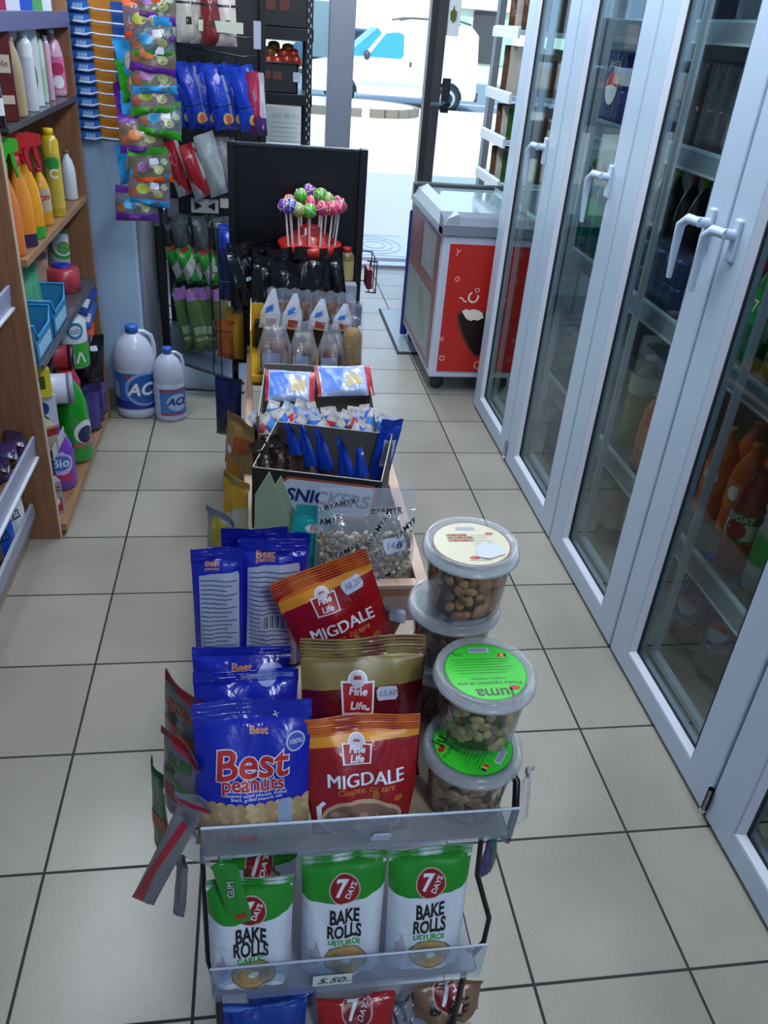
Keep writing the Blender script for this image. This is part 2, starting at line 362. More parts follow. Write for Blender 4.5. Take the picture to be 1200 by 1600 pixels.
# ------------------------------------------------------------ outside
struct(MB().box((-12, YF+.11, -.10), (20, 21.2, -.02), mat('#cfc8bb', .85, 0, .2, 8)).build('sidewalk'))
struct(MB().box((-30, 21.2, -.12), (60, 34, -.05), mat('#6d7a86', .85, 0, .2, 6)).build('street'))
struct(MB().box((-30, 34, -.12), (60, 62, .02), mat('#c2bcae', .85)).build('far_sidewalk'))
ml = MB()
for k in range(6): ml.prism([(5.2+k*2.2, 23.6), (6.5+k*2.2, 23.6), (6.5+k*2.2, 23.75), (5.2+k*2.2, 23.75)], 'z', -.05, -.044, mat('#d8dade', .7)); ml.prism([(5.2+k*2.2, 27.6), (6.5+k*2.2, 27.6), (6.5+k*2.2, 27.75), (5.2+k*2.2, 27.75)], 'z', -.05, -.044, mat('#d8dade', .7))
struct(ml.build('road_marking'))
# doorstep tile
t = thing('doorstep_tile', 'pale patterned step tile just outside the entrance', 'doorstep', (.98, 6.95, -.02))
MB().box((-.30, -.42, 0), (.30, .42, .05), mat('#b7bfcc', .45), .006).build('slab', t)
cu = MB(); GC = mat('#8e98aa', .5)
for r0 in (.08, .14, .20):
    cu.tube([(r0*cos(a*pi/16)*1.1, r0*sin(a*pi/16)*1.5, .05) for a in range(32)], .004, GC, 6, closed=True)
for y0 in (-.36, .36): cu.tube([(-.27, y0, .05), (.27, y0, .05)], .003, GC, 6)
cu.build('carved_pattern', t)
# kerb island
ki = MB(); pts = []
for k in range(13): a = -pi/2+pi*k/12; pts.append((2.3+1.1*cos(a), 19.4+1.15*sin(a)))
pts += [(-6, 20.55), (-6, 18.25)]
ki.prism(pts, 'z', -.02, .13, mat('#ded9cf', .85)); kt = thing('kerb_island', 'rounded pale concrete kerb island in front of the white van', 'kerb', (0, 0, 0)); ki.build('paving', kt)
ks = MB(); rim = [(-6, 18.25)]+pts[:13]
for k in range(len(rim)-1):
    (xa_, ya_), (xb_, yb_) = rim[k], rim[k+1]; dx, dy = xb_-xa_, yb_-ya_; l_ = math.hypot(dx, dy); nx_, ny_ = dy/l_*.12, -dx/l_*.12
    ks.prism([(xa_+dx*.02, ya_+dy*.02), (xb_-dx*.02, yb_-dy*.02), (xb_-dx*.02+nx_, yb_-dy*.02+ny_), (xa_+dx*.02+nx_, ya_+dy*.02+ny_)], 'z', -.02, .14, mat('#6a665e', .9))
ks.build('shade_toned_kerb_stones', kt)  # kerb stones coloured darker, putting side shade into the material
# parking hedge / far buildings
b = thing('shop_building', 'mint green shop building across the street with dark door', 'building', (12, 46, 0))
MB().box((-22, 0, 0), (30, 6, 5), mat('#cdd6c8', .8)).build('wall', b)
MB().box((-1.3, -.1, .3), (-.1, 0, 2.55), mat('#3c3a3c', .6)).build('door', b)
for x in (-2.3, .1): MB().box((x, -.12, .3), (x+.7, 0, 2.2), mat('#9fe0b8', .7)).build('green_panel', b)
MB().box((-2.8, -.3, 2.6), (3, 0, 3.2), mat('#e3c3bd', .7)).build('sign_board', b)
b2 = thing('parked_car', 'grey car parked beyond the white van', 'car', (3.2, 33, 0))
cb = MB(); cb.prism([(-2, .3), (2, .3), (2.05, .8), (1.3, .95), (.7, 1.45), (-1.1, 1.45), (-1.8, .9), (-2.05, .7)], 'y', -.8, .8, mat('#3b5a74', .3, 0, 0, 60, .5, .5)); cb.build('body', b2)
cw = MB(); cw.prism([(1.1, .95), (.62, 1.38), (-1.0, 1.38), (-1.5, .93)], 'y', -.82, .82, mat('#22303c', .15)); cw.build('window', b2)
for x in (-1.3, 1.3):
    for y in (-.8, .8): q = MB(); q.lathe([(.0, -.1), (.3, -.1), (.31, .1), (0, .1)], BLKM, n=20); o = q.build('wheel', b2, (x, y, .3), (pi/2, 0, 0))
# white van, facing left
v = thing('white_van', 'white panel van parked on the street in bright sun', 'van', (at_y(632, 70, 21.34).x+.18, 22.2, -.10))
VW = mat('#e9eef2', .3, 0, 0, 60, .5, .5); L = 2.3; LR = 1.62
side = [(-L, .32), (-L-.02, .62), (-L+.1, .86), (-1.45, 1.02), (-.75, 1.62), (-.45, 1.78), (LR-.2, 1.84), (LR-.05, 1.7), (LR, 1.0), (LR+.03, .4), (LR, .3)]
def arch(cx): return [(cx+.37*cos(a*pi/8), .3+.37*sin(a*pi/8)) for a in range(9)]
poly = side + [(x, z) for x, z in arch(.95)] + [(x, z) for x, z in arch(-1.6)]
nseg = 6; vb = MB(); vs = []
for j in range(nseg+1):
    yy = -.86+1.72*j/nseg; e = abs(2*j/nseg-1)
    for x, z in poly: vs.append((x*(1-.012*(e > .9)), yy, z if z < 1.2 else z-.05*(e > .9)))
n = len(poly); fs = [(j*n+k, j*n+(k+1) % n, (j+1)*n+(k+1) % n, (j+1)*n+k) for j in range(nseg) for k in range(n)]
vb.add(vs, fs+[list(range(n)), [nseg*n+k for k in range(n)][::-1]], VW); vb.build('body', v)
GW = mat('#2f86b4', .35); DKW = mat('#33363c', .5)
vg = MB(); vg.prism([(-1.02, 1.07), (-.25, 1.07), (-.18, 1.15), (-.2, 1.55), (-.34, 1.6), (-.62, 1.56)], 'y', -.885, -.862, GW); vg.build('door_window', v)
vg = MB(); vg.prism([(-1.52, 1.04), (-.80, 1.655), (-.74, 1.6), (-1.42, 1.0)], 'y', -.74, .74, GW); vg.prism([(-1.45, 1.06), (-1.15, 1.07), (-.72, 1.56), (-.78, 1.60)], 'y', -.885, -.862, GW); vg.build('windscreen', v)
vg = MB(); vg.box((LR-.01, -.65, 1.05), (LR+.02, .65, 1.55), mat('#24394a', .15)); vg.build('rear_window', v)
vs_ = MB(); vs_.box((-1.15, -.89, .50), (.52, -.855, .58), mat('#9aa4ad', .5)); vs_.build('rub_strip', v)
vh = MB(); vh.box((-.03, -.9, .92), (.02, -.86, 1.02), DKW); vh.build('door_handle', v)
vh = MB(); vh.box((LR-.02, -.8, .28), (LR+.08, .8, .48), DKW, .01); vh.build('rear_bumper', v)
vr = MB()
for y in (-.6, .6): vr.tube([(-.3, y, 1.84), (0, y, 1.90), (1.1, y, 1.92), (1.4, y, 1.86)], .02, DKW)
vr.build('roof_rail', v)
vm = MB(); vm.ball((-1.05, -.98, 1.1), .1, DKW, 12, .8, .7, 1); vm.build('wing_mirror', v)
for x in (-1.6, .95):
    for y in (-.78, .78):
        q = MB(); q.lathe([(0, -.1), (.25, -.1), (.31, -.07), (.32, .07), (.25, .1), (0, .1)], BLKM, n=24); wo = q.build('wheel', v, (x, y, .31), (pi/2, 0, 0))
        q = MB(); q.lathe([(0, .09), (.19, .105), (.2, .09)], mat('#a9adb5', .4, .5), n=20); q.lathe([(.2, -.09), (.19, -.105), (0, -.09)], mat('#a9adb5', .4, .5), n=20); q.build('hubcap', wo)

# ------------------------------------------------------------ drinks cooler with white framed glass doors
SEAM = [-.05, .575, 1.2, 1.83, 2.445, 3.085, 3.705]; XD = 1.08; ZT = 2.12
co = thing('drinks_cooler', 'long white framed glass door drinks cooler along the right wall', 'cooler', (0, 0, 0))
cb = MB(); DKI = mat('#3b3f44', .6)
cb.box((1.82, -.05, .02), (1.86, 3.70, ZT), DKI); cb.box((1.13, -.09, .0), (1.86, -.05, ZT), mat('#aeb6c4', .5)); cb.box((1.13, -.05, ZT), (1.86, 3.72, ZT+.06), mat('#aeb6c4', .5)); cb.box((1.135, -.05, .0), (1.155, 3.70, .02), mat('#33302c', .7))
cb.build('cabinet', co)
MB().box((1.16, 3.69, .05), (1.80, 3.70, ZT-.02), GLASS).build('end_glass', co)
e = MB(); 
for x in (1.10, 1.78): e.box((x, 3.68, .0), (x+.05, 3.715, ZT), WHITEP)
e.box((1.10, 3.68, 0), (1.83, 3.715, .06), WHITEP); e.build('end_frame', co)
for i in range(6):
    y0, y1 = SEAM[i]+.004, SEAM[i+1]-.004; st = .108
    f = MB(); z0 = .012
    for a, b_ in (((y0, y0+st), (z0, ZT)), ((y1-st, y1), (z0, ZT))): f.box((XD, a[0], b_[0]), (XD+.055, a[1], b_[1]), WHITEP, .006)
    f.box((XD+.0005, y0+.01, z0), (XD+.0545, y1-.01, z0+.074), WHITEP, .006); f.box((XD+.0005, y0+.01, ZT-.1), (XD+.0545, y1-.01, ZT), WHITEP, .006)
    iy0, iy1, iz0, iz1 = y0+st, y1-st, z0+.074, ZT-.1
    # sloping glazing bead and dark seal
    BE = mat('#c6cedd', .3, coat=.3); b = .016
    f.add([(XD+.001, iy0, iz0), (XD+.001, iy1, iz0), (XD+.001, iy1, iz1), (XD+.001, iy0, iz1), (XD+.018, iy0+b, iz0+b), (XD+.018, iy1-b, iz0+b), (XD+.018, iy1-b, iz1-b), (XD+.018, iy0+b, iz1-b)], [(0, 1, 5, 4), (1, 2, 6, 5), (2, 3, 7, 6), (3, 0, 4, 7)], BE)
    SE = mat('#14161a', .6)
    for a_, b_ in (((iy0+b, iz0+b-.002), (iy1-b, iz0+b+.004)), ((iy0+b-.002, iz0+b), (iy0+b+.005, iz1-b)), ((iy1-b-.005, iz0+b), (iy1-b+.002, iz1-b))): f.box((XD+.016, a_[0], a_[1]), (XD+.021, b_[0], b_[1]), SE)
    # inner spacer frame behind the pane
    for a_, b_ in (((iy0+.03, iz0+.012), (iy1-.03, iz0+.030)), ((iy0+.022, iz0+.02), (iy0+.034, iz1)), ((iy1-.034, iz0+.02), (iy1-.022, iz1))): f.box((XD+.055, a_[0], a_[1]), (XD+.075, b_[0], b_[1]), mat('#a9b4bf', .35, .2))
    dr = f.build('door', co)
    MB().box((XD+.0215, iy0+.004, iz0+.004), (XD+.0275, iy1-.004, iz1-.004), GLASS).build('glass_pane', dr)
    h = {4: 3.20, 5: 3.20}.get(i)
    hy = {5: 3.205, 4: 2.55, 3: 1.90, 2: 1.775, 1: 1.14 - .44, 0: .5}[i]
    hz = 1.26; q = MB()
    q.box((XD-.010, hy-.014, hz-.05), (XD+.002, hy+.014, hz+.045), WHITEP, .005); q.tube([(XD-.008, hy, hz+.01), (XD-.035, hy, hz+.012)], .012, WHITEP, 12)
    q.tube([(XD-.034, hy-.008, hz+.012), (XD-.045, hy+.03, hz+.013), (XD-.052, hy+.048, hz-.005), (XD-.050, hy+.052, hz-.06), (XD-.046, hy+.054, hz-.135)], .010, WHITEP, 12, rs=[.011, .012, .012, .010, .007])
    q.build('handle', dr)
    if i in (1, 2, 5):
        q = MB(); yh = SEAM[i] if i != 1 else SEAM[2]
        q.tube([(XD-.006, yh, .035), (XD-.006, yh, .105)], .0075, CHROME, 12); q.ball((XD-.006, yh, .028), .009, mat('#d9dde4', .3), 10); q.build('hinge', dr)
for i_, y_ in enumerate((.6, 1.85, 3.1)):
    MB().box((1.165, y_-.5, 2.085), (1.20, y_+.5, 2.10), mat('#d5dae0', .5)).build('fill_light_box', co); q_ = area('cooler_fill_light', (1.22, y_, 2.08), .05, 1.1, 1.6); q_.rotation_euler = (0, radians(-18), 0)  # boxes and area lights added to brighten the dark cooler interior
SHZ = [.35, .89, 1.36, 1.68]
for z in SHZ:
    s = MB(); s.box((1.262, -.03, z-.02), (1.80, 3.68, z-.012), glass_mat('cooler_shelf_glass', (.55, .62, .64, 1), .3, (.4, .45, .48, 1), ior=1.45)); s.build('shelf', co)
    r = MB(); AL = mat('#7d8894', .35, .3); r.prism([(1.245, z-.035), (1.252, z-.035), (1.264, z+.014), (1.258, z+.018)], 'y', -.03, 3.68, AL); r.box((1.256, -.03, z+.012), (1.272, 3.68, z+.020), mat('#b6cad2', .3, .2)); r.box((1.243, -.03, z-.041), (1.256, 3.68, z-.034), mat('#cfd6da', .25, .3)); r.build('price_rail', co)
for y in SEAM[1:-1]+[3.66]:
    MB().box((1.19, y+.05, .0), (1.21, y+.066, 2.05), mat('#a5b0b4', .35, .3)).build('upright', co)
    MB().box((1.78, y, .0), (1.81, y+.03, 2.05), mat('#6b727a', .5)).build('upright', co)
# label scribbles: white price tickets on rails
def ticket(y, z, w=.05, tone='#d5dccc'):
    return MB().box((1.236, y-w/2, z-.052), (1.243, y+w/2, z-.028), mat(tone, .6)).build('price_ticket', co)
ticket(2.03, .89); ticket(2.1, .89, .04)

# drinks
def bottle(label, cat, loc, h, r, body, cap, lab=None, lz=(.3, .62), shape='soda', liquid=None, marks=(), yaw=0., grp=None, name=None, clear=False):
    o = thing(name or 'drink_bottle', label, cat, loc, (0, 0, yaw), grp); m = body if not isinstance(body, str) else mat(body, .12, 0, 0, 60, .6, .6)
    P = {'soda': [(0, 0), (.78, 0), (.98, .03), (1, .08), (.97, .22), (1, .3), (1, .62), (.96, .7), (.62, .83), (.30, .91), (.26, .94), (.26, .955)],
         'juice': [(0, 0), (.85, 0), (1, .03), (1, .25), (.9, .3), (1, .35), (1, .62), (.85, .68), (.95, .76), (.6, .88), (.36, .93), (.36, .95)],
         'wide': [(0, 0), (.9, 0), (1, .04), (1, .55), (.93, .66), (.7, .8), (.36, .9), (.32, .95)],
         'tube': [(0, 0), (.95, 0), (1, .01), (1, .86), (.7, .92), (.5, .93)],
         'jug': [(0, 0), (.95, 0), (1, .02), (1, .12), (.97, .14), (1, .17), (1, .6), (.93, .7), (.72, .82), (.38, .91), (.3, .94)]}[shape]
    b = MB(); b.lathe([(x*r, z*h) for x, z in P], m, n=24); b.build('body', o)
    c = MB(); rc = P[-1][0]*r*1.15; c.lathe([(0, h*P[-1][1]-.002), (rc, h*P[-1][1]-.002), (rc, h*.995), (rc*.85, h), (0, h)], mat(cap, .35), n=18); c.build('cap', o)
    if lab:
        l = MB(); R = r*1.006
        l.lathe([(R, lz[0]*h), (R, lz[1]*h)], mat(lab, .35), n=24)
        l.f = l.f[:-2]; l.m = l.m[:-2]; l.sm = l.sm[:-2]
        S = lambda x, z, e: Vector((R*sin(x/R)*(1+e/R), -R*cos(x/R)*(1+e/R), z))
        for d in marks: decal(l, d, S, 2*r, h, r*.3)
        l.build('label', o)
    return o
def on(px, py, z, x=None):
    p = at_z(px, py, z) if x is None else at_x(px, py, x); return Vector((p.x, p.y, z))
CS = ' in the cooler'
def pepsi(u, v): return [('c', (u, v), .30, ink('#e8ecf2'), 1), ('p', [(u-.27, v+.02), (u-.2, v+.09*1), (u, v+.13*1), (u+.2, v+.09), (u+.27, v+.02), (u, v+.045)], ink('#c8202c'), 2), ('t', 'pepsi', (u, v-.16), .3, ink('#e8ecf2'), 1, {'rot': 0})]
COLA = mat('#1c0f0c', .1, 0, 0, 60, .6, .6)
for k, (y, x) in enumerate(((1.70, 1.354), (1.835, 1.325), (1.75, 1.46))):
    bottle('large cola bottle with blue label on the cooler floor, ' + ('front one nearest the camera', 'front one further from the camera', 'behind the other two')[k], 'bottle', (x, y, .02), .33, .056, COLA, '#1c2fb0', '#2b3ba8', (.32, .66), 'soda', marks=pepsi(0, .5), yaw=-pi/2+.55, grp='cola bottles on the cooler floor')
G7 = '#0f8a3c'
bt = lambda lab, y, x, z, h, r, body, cap, labc, shp='soda', lz=(.3, .62), marks=(), grp=None: bottle(lab+CS, 'bottle', (x, y, z), h, r, body if not isinstance(body, str) else mat(body, .12, 0, 0, 60, .6, .5), cap, labc, lz, shp, marks=marks, yaw=-pi/2+.5, grp=grp)
TI = [('p', rect(-.8, .33, .8, .5), ink('#dfe8cf'), 1), ('c', (0, .42), .35, ink('#a81c20'), 2), ('t', 'PRIGAT', (0, .54), .3, ink('#f0e8e0'), 2, {'bold': .02})]
bt('red juice bottle with tomato label, low shelf, fourth door', 1.79, 1.36, .35, .31, .045, '#a01018', '#8c1016', '#3f7a3a', 'juice', (.3, .6), TI)
bt('green labelled clear water bottle beside the red juice', 1.67, 1.37, .35, .30, .042, '#8fa09a', '#c8ccd0', '#1f9a48', 'juice', (.3, .6))
for k, (y, x) in enumerate(((2.06, 1.42), (1.95, 1.44), (2.10, 1.53), (1.98, 1.55), (1.86, 1.50))):
    bt('orange drink bottle, %s of the five behind the red juice' % ('front left', 'front right', 'back left', 'back middle', 'nearest right')[k], y, x, .35, .31, .047, '#c4520e', '#d8731c', '#c96a24', 'soda', (.34, .62), [('c', (0, .5), .25, ink('#e8e4da'), 1)], 'orange drink bottles')
bt('yellow green lemonade bottle, low shelf, third door', 2.58, 1.38, .35, .34, .055, '#7f7a22', '#c9c3a6', '#b9b7a0', 'wide', (.6, .8))
bt('orange juice bottle right of the lemonade', 2.38, 1.34, .35, .28, .045, '#c4601c', '#e0a020', '#d88030', 'juice')
bt('dark blue capped water bottle left of the orange juice', 2.47, 1.45, .35, .27, .04, '#6c7680', '#1c2c7a', '#2a3a8c', 'soda')
bt('big round orange drink bottle on the floor behind the third door', 2.24, 1.36, .02, .30, .08, '#cc7a12', '#e2b01c', '#d88a20', 'wide', (.2, .45))
bt('violet yoghurt drink bottle on the floor behind the second door', 3.10, 1.30, .02, .25, .045, '#66589a', '#d8c84a', '#584a92', 'juice')
bt('pink drink bottle on the floor behind the third door', 2.44, 1.30, .02, .22, .045, '#9c7480', '#d0c8b0', '#b89a9a', 'wide')
for k, (y, x) in enumerate(((1.98, 1.36), (1.86, 1.36))):
    bt('green lemon soda bottle, %s one of two on the middle shelf' % ('left', 'right')[k], y, x, .89, .32, .047, '#0f6a2c', '#7ec820', '#12923c', 'soda', (.35, .65), [('t', '7up', (0, .5), .5, ink('#d8e8c0'), 1, {'bold': .02})], 'lemon soda bottles')
for k in range(4):
    bt('dark red syrup bottle, %s from right, middle shelf, fourth door' % ordn(k), 1.72+.095*k+(.12 if k > 1 else 0), 1.40+.1*(k % 2)+(.08 if k < 2 else 0), .89, .24, .04, '#2c0a10', '#3a1014', '#3c1018', 'soda', (.3, .6), (), 'dark red syrup bottles')
for k in range(6):
    bt('dark cola bottle with %s cap, %s in the middle shelf row' % (('lime', 'red')[k == 3], ordn(k)), 2.52+k*.105, 1.50+.01*(k % 2), .89, .36, .045, COLA, ('#7ed321', '#d0382a')[k == 3], '#1c1e22', 'soda', (.35, .6), (), 'dark cola bottles')
for k in range(5):
    bt('teal green water bottle, %s in the row behind the second door' % ordn(k), 3.20+k*.10, 1.36, .89, .33, .045, '#0c5a58', '#3ccf2a', '#1c9a3c', 'soda', (.35, .6), (), 'teal water bottles')
def multipack(label, y, x, z, cans, c1, c2=None, h=.12, marks=True, nx=1):
    o = thing('can_multipack', label+CS, 'drinks pack', (x, y, z)); b = MB(); c = mat(c1, .2, 0, .3, 20, .6, .4)
    n = 3; r = .033
    for i in range(n):
        for j in (0, 1):
            for lay in (0, 1):
                b.lathe([(0, 0), (r*.8, 0), (r, .01), (r, h-.012), (r*.8, h-.001), (0, h-.001)], mat(c1 if (i+j) % 2 == 0 or not c2 else c2, .25, .3), (j*.068, (i-1)*.068, lay*h), n=16)
    b.build('cans', o); s = MB()
    s.box((-r-.003, -.105, -.0), (r+.071, .105, 2*h+.003), glass_mat('shrink_film', (.85, .88, .95, 1), .12, (.6, .65, .8, 1), ior=1.5, rough=.1, bump=.4), .01); s.build('shrink_wrap', o)
    if marks:
        m = MB()
        def S(yy, zz, e): return Vector((-r-.004-e, -yy, zz))
        for d in [('c', (0, .5), .3, ink('#e8ecf2'), 1), ('p', [(-.28, .52), (-.2, .68), (0, .75), (.2, .68), (.28, .52), (0, .56)], ink('#c8202c'), 2), ('t', 'pepsi', (0, .85), .3, ink('#e8ecf2'), 1)]: decal(m, d, S, .18, 2*h)
        m.build('printed_logo', o)
    return o
multipack('blue cola can pack with round logo, upper shelf, second door', 3.24, 1.34, 1.36, 6, '#1c2c98')
multipack('dark red cola can pack left of the blue cola pack', 3.48, 1.34, 1.36, 6, '#7a1216', marks=False)
for k in range(3): multipack('maroon soda can pack, %s from right, upper shelf, third door' % ordn(k), 2.46+.225*k, 1.36, 1.36, 6, '#4c0c12', marks=False)
for k in range(2): multipack('black soda can pack, %s one, upper shelf, fourth door' % ['nearer', 'farther'][k], 1.92+.225*k, 1.36, 1.36, 6, '#1c1416', marks=False)
for k in range(3): multipack('navy can pack, %s from the right on the top shelf' % ordn(k), 2.4+.40*k, 1.36, 1.68, 6, ['#14264a', '#7a2a34', '#1b3a70'][k] if k != 1 else '#16305c', marks=False)
for k in range(3): multipack('flat blue can pack, %s from right before the dark colas' % ordn(k), 2.50+.215*k, 1.335, .89, 6, ['#123c7c', '#0f4a60', '#122c6c'][k], marks=False, h=.085)
for k in range(2): multipack('teal blue can pack, %s one, low shelf, second door' % ['nearer', 'farther'][k], 3.22+.23*k, 1.36, .35, 6, ['#0f4a60', '#14386c'][k], marks=False, h=.10)
# ------------------------------------------------------------ ice cream freezer
fz = thing('ice_cream_freezer', 'white chest freezer with red ice cream panels near the entrance', 'freezer', (.87, 3.85, 0))
W_, D_, H_ = .50, .86, .80
FW = mat('#b9c1d6', .35); RED = mat('#b3241c', .35)
b = MB(); b.box((0, 0, .09), (W_, D_, H_), FW, .008); b.build('body', fz)
b = MB(); b.box((.036, -.004, .125), (W_-.02, .002, H_-.04), RED); 
def S(x, z, e): return Vector((x-.085, -.004-e*1.5, z))
WM = ink('#e3b0a6'); BR = ink('#2b1712')
for d in [('p', [(.19, .42), (.215, .445), (.28, .45), (.34, .43), (.37, .39), (.36, .3), (.34, .21), (.31, .205), (.27, .25), (.22, .33)], mat('#5d3020', .4), 1),
          ('p', [(.20, .418), (.22, .44), (.28, .444), (.335, .425), (.36, .39), (.352, .3), (.334, .22), (.31, .215), (.275, .26), (.23, .33)], mat('#1d100c', .35), 2),
          ('p', [(.215, .44), (.235, .452), (.25, .446), (.27, .452), (.30, .447), (.32, .435), (.33, .41), (.30, .395), (.28, .40), (.265, .392), (.24, .405)], ink('#e4ddd2'), 3),
          ('t', 'C', (.265, .505), .075, ink('#e8d8cf'), 2, {'rot': 1.2, 'bold': .01}), ('t', '~', (.215, .50), .08, ink('#e8d8cf'), 2, {'rot': -.5}),
          ('t', 'Y', (.16, .72), .045, WM, 1, {'rot': -.3}), ('t', 'o', (.17, .60), .05, WM, 1, {'rot': .7}), ('t', 'o', (.28, .55), .05, WM, 1), ('t', 'x', (.13, .30), .05, WM, 1), ('t', 'o', (.14, .20), .06, WM, 1, {'rot': .5}), ('t', 'C', (.33, .16), .06, WM, 1), ('t', 'Y', (.40, .66), .05, WM, 1), ('t', 'o', (.42, .34), .05, WM, 1)]: decal(b, d, S, 1, 1)
b.build('front_panel', fz)
b = MB(); b.box((-.004, .05, .12), (.002, D_-.03, H_-.02), mat('#7d4640', .3))
def S2(y, z, e): return Vector((-.004-e*1.5, y, z))
for d in [('p', rect(.12, .55, .45, .77), mat('#8c8c8a', .3), 1), ('t', 'U', (.28, .66), .16, ink('#a9aaa8'), 2, {'rot': .2}), ('p', rect(.10, .16, .80, .48), mat('#7c8582', .3), 1), ('p', [(.2, .2), (.35, .45), (.45, .44), (.4, .2)], mat('#6c7a58', .3), 2), ('t', 'o', (.6, .4), .14, ink('#9ea6a4'), 2), ('p', rect(.5, .55, .8, .75), mat('#7a2b30', .3), 1)]: decal(b, d, S2, 1, 1)
b.build('side_poster', fz)
b = MB(); G1 = mat('#737c8a', .35)
b.prism([(-.012, H_), (-.012, H_+.03), (.01, H_+.075), (.06, H_+.095), (.06, H_+.06), (.03, H_)], 'y', -.01, D_+.01, mat('#a4adb9', .3, .2), False)
b.prism([(W_+.012, H_), (W_+.012, H_+.03), (W_-.01, H_+.075), (W_-.06, H_+.095), (W_-.06, H_+.06), (W_-.03, H_)], 'y', -.01, D_+.01, mat('#a4adb9', .3, .2))
b.prism([(-.014, H_), (-.014, H_+.045), (.01, H_+.078), (.07, H_+.092), (.07, H_)], 'x', -.012, W_+.012, G1); b.box((-.01, D_-.06, H_), (W_+.01, D_+.012, H_+.095), mat('#2e3238', .4), .01)
b.build('lid_frame', fz)
b = MB(); b.box((.055, .06, H_+.07), (W_-.055, D_-.06, H_+.078), mat('#9ab0bd', .06, 0, 0, 60, .8, .6)); b.build('glass_lid', fz)
for x, y in ((.06, .08), (W_-.06, .08), (.06, D_-.08), (W_-.06, D_-.08)):
    q = MB(); q.lathe([(0, -.012), (.038, -.012), (.04, 0), (.038, .012), (0, .012)], mat('#3a3c42', .5), n=18); q.build('caster', fz, (x, y, .042), (pi/2, 0, 0))
fm = thing('floor_mat', 'thin dark edged floor mat, top coloured grey as sheen, beside the freezer', 'mat', (0, 0, 0)); MB().box((.80, 4.42, 0), (1.0, 5.25, .010), mat('#1a1d23', .6), .003).build('edge', fm); MB().box((.812, 4.435, .010), (.99, 5.235, .012), mat('#7f8a94', .3)).build('top', fm)  # pale grey of the top piece stands in for reflected sheen
tag(MB().box((.858, 4.712, .02), (.90, 4.73, .74), mat('#1c2f7a', .4), .005).build('blue_board'), 'narrow blue board standing against the far end of the freezer', 'board')

# ------------------------------------------------------------ snack shelf by the entrance window, right
cs = thing('entrance_snack_shelf', 'white shelf unit with snacks beside the entrance glass on the right', 'shelf', (0, 0, 0))
for z in (.86, 1.09, 1.32, 1.64, 1.9):
    b = MB(); b.box((1.42, 4.95, z-.012), (2.1, 5.5, z+.012), mat('#b9c4cf', .4), .004); b.prism([(1.405, z-.03), (1.405, z+.02), (1.42, z+.028), (1.42, z-.03)], 'y', 4.95, 5.5, mat('#d6dde2', .3), False); b.build('shelf', cs)
b = MB(); b.box((2.1, 4.95, 0), (2.13, 5.5, 2.2), mat('#b9c4cf', .5)); b.box((1.43, 4.96, 0), (2.1, 4.975, .84), mat('#a9b0bb', .5))
for k in range(8): b.box((1.45+k*.08, 4.953, .02), (1.456+k*.08, 4.96, .84), mat('#8a929e', .5))
b.build('carcass', cs)
GRN = foil('#1f4a14'); BRN = foil('#5a3a22'); SIL = foil('#a8a49c')
k = 0
for z, hs in ((.872, .17), (1.102, .17), (1.332, .24), (1.652, .2)):
    for j in range(3):
        for i in range(2):
            cname, m = (('green', GRN), ('brown', BRN), ('silver', SIL))[(k % 3) if j or i else (2 if z == 1.332 else 1 if z == 1.652 else 0)]
            o, _ = pouch('snack_bag', .15, hs, .05, m, (1.50+i*.17, 5.0+j*.13, z), seed=k, fine=False, yaw=.1)
            tag(o, '%s snack bag, %s from the left, %s row back on the %s entrance shelf' % (cname, ordn(i), ordn(j), {.872: 'lowest', 1.102: 'second', 1.332: 'third', 1.652: 'top'}[z]), 'snack bag', 'snack bags on the entrance shelf'); k += 1
# ------------------------------------------------------------ left: wooden shelving with cleaning products
ws = thing('wooden_shelving', 'brown wooden shelf unit full of cleaning products against the left wall', 'shelf', (0, 0, 0))
EDGE = mat('#b5a48c', .5)
def wbox(name, a, b, m): q = MB(); q.box(a, b, m, .0015); return q.build(name, ws)
wbox('side_panel', (-1.15, 2.50, 0), (-.682, 2.52, 2.1), WOOD); wbox('edge_strip', (-.682, 2.50, 0), (-.678, 2.52, 2.1), EDGE)
wbox('side_panel', (-1.15, 3.515, 0), (-.66, 3.535, 2.1), WOOD); wbox('back_panel', (-1.16, 2.50, 0), (-1.15, 3.535, 2.1), WOOD)
wbox('shelf', (-1.15, 2.52, .02), (-.66, 3.515, .05), WOODH); wbox('shelf', (-1.15, 2.52, .935), (-.66, 3.515, .958), WOODH)
wbox('shelf', (-1.15, 2.52, .31), (-.74, 3.515, .325), WOODH)
GS = glass_mat('shelf_glass', (.45, .52, .56, 1), .35, (.30, .36, .42, 1), ior=1.5)
wbox('glass_shelf', (-1.15, 2.52, 1.296), (-.66, 3.515, 1.308), GS); wbox('glass_shelf', (-1.15, 2.52, .622), (-.66, 3.515, .634), GS)
wbox('shelf_edge', (-.662, 2.52, 1.292), (-.657, 3.515, 1.309), mat('#3f464e', .3, .4)); wbox('shelf_edge', (-.662, 2.52, .618), (-.657, 3.515, .636), mat('#4a5460', .3, .4))
wbox('shelf', (-1.15, 2.52, 1.55), (-.66, 3.515, 1.565), mat('#5d6488', .4)); wbox('shelf_edge', (-.66, 2.52, 1.53), (-.654, 3.515, 1.578), mat('#565d8a', .35))
def lp(px, py, z): p = at_z(px, py, z); return Vector((p.x, p.y, z))
def hh(p, py): return max(.03, top_z(p.x, p.y, py)-p.z)
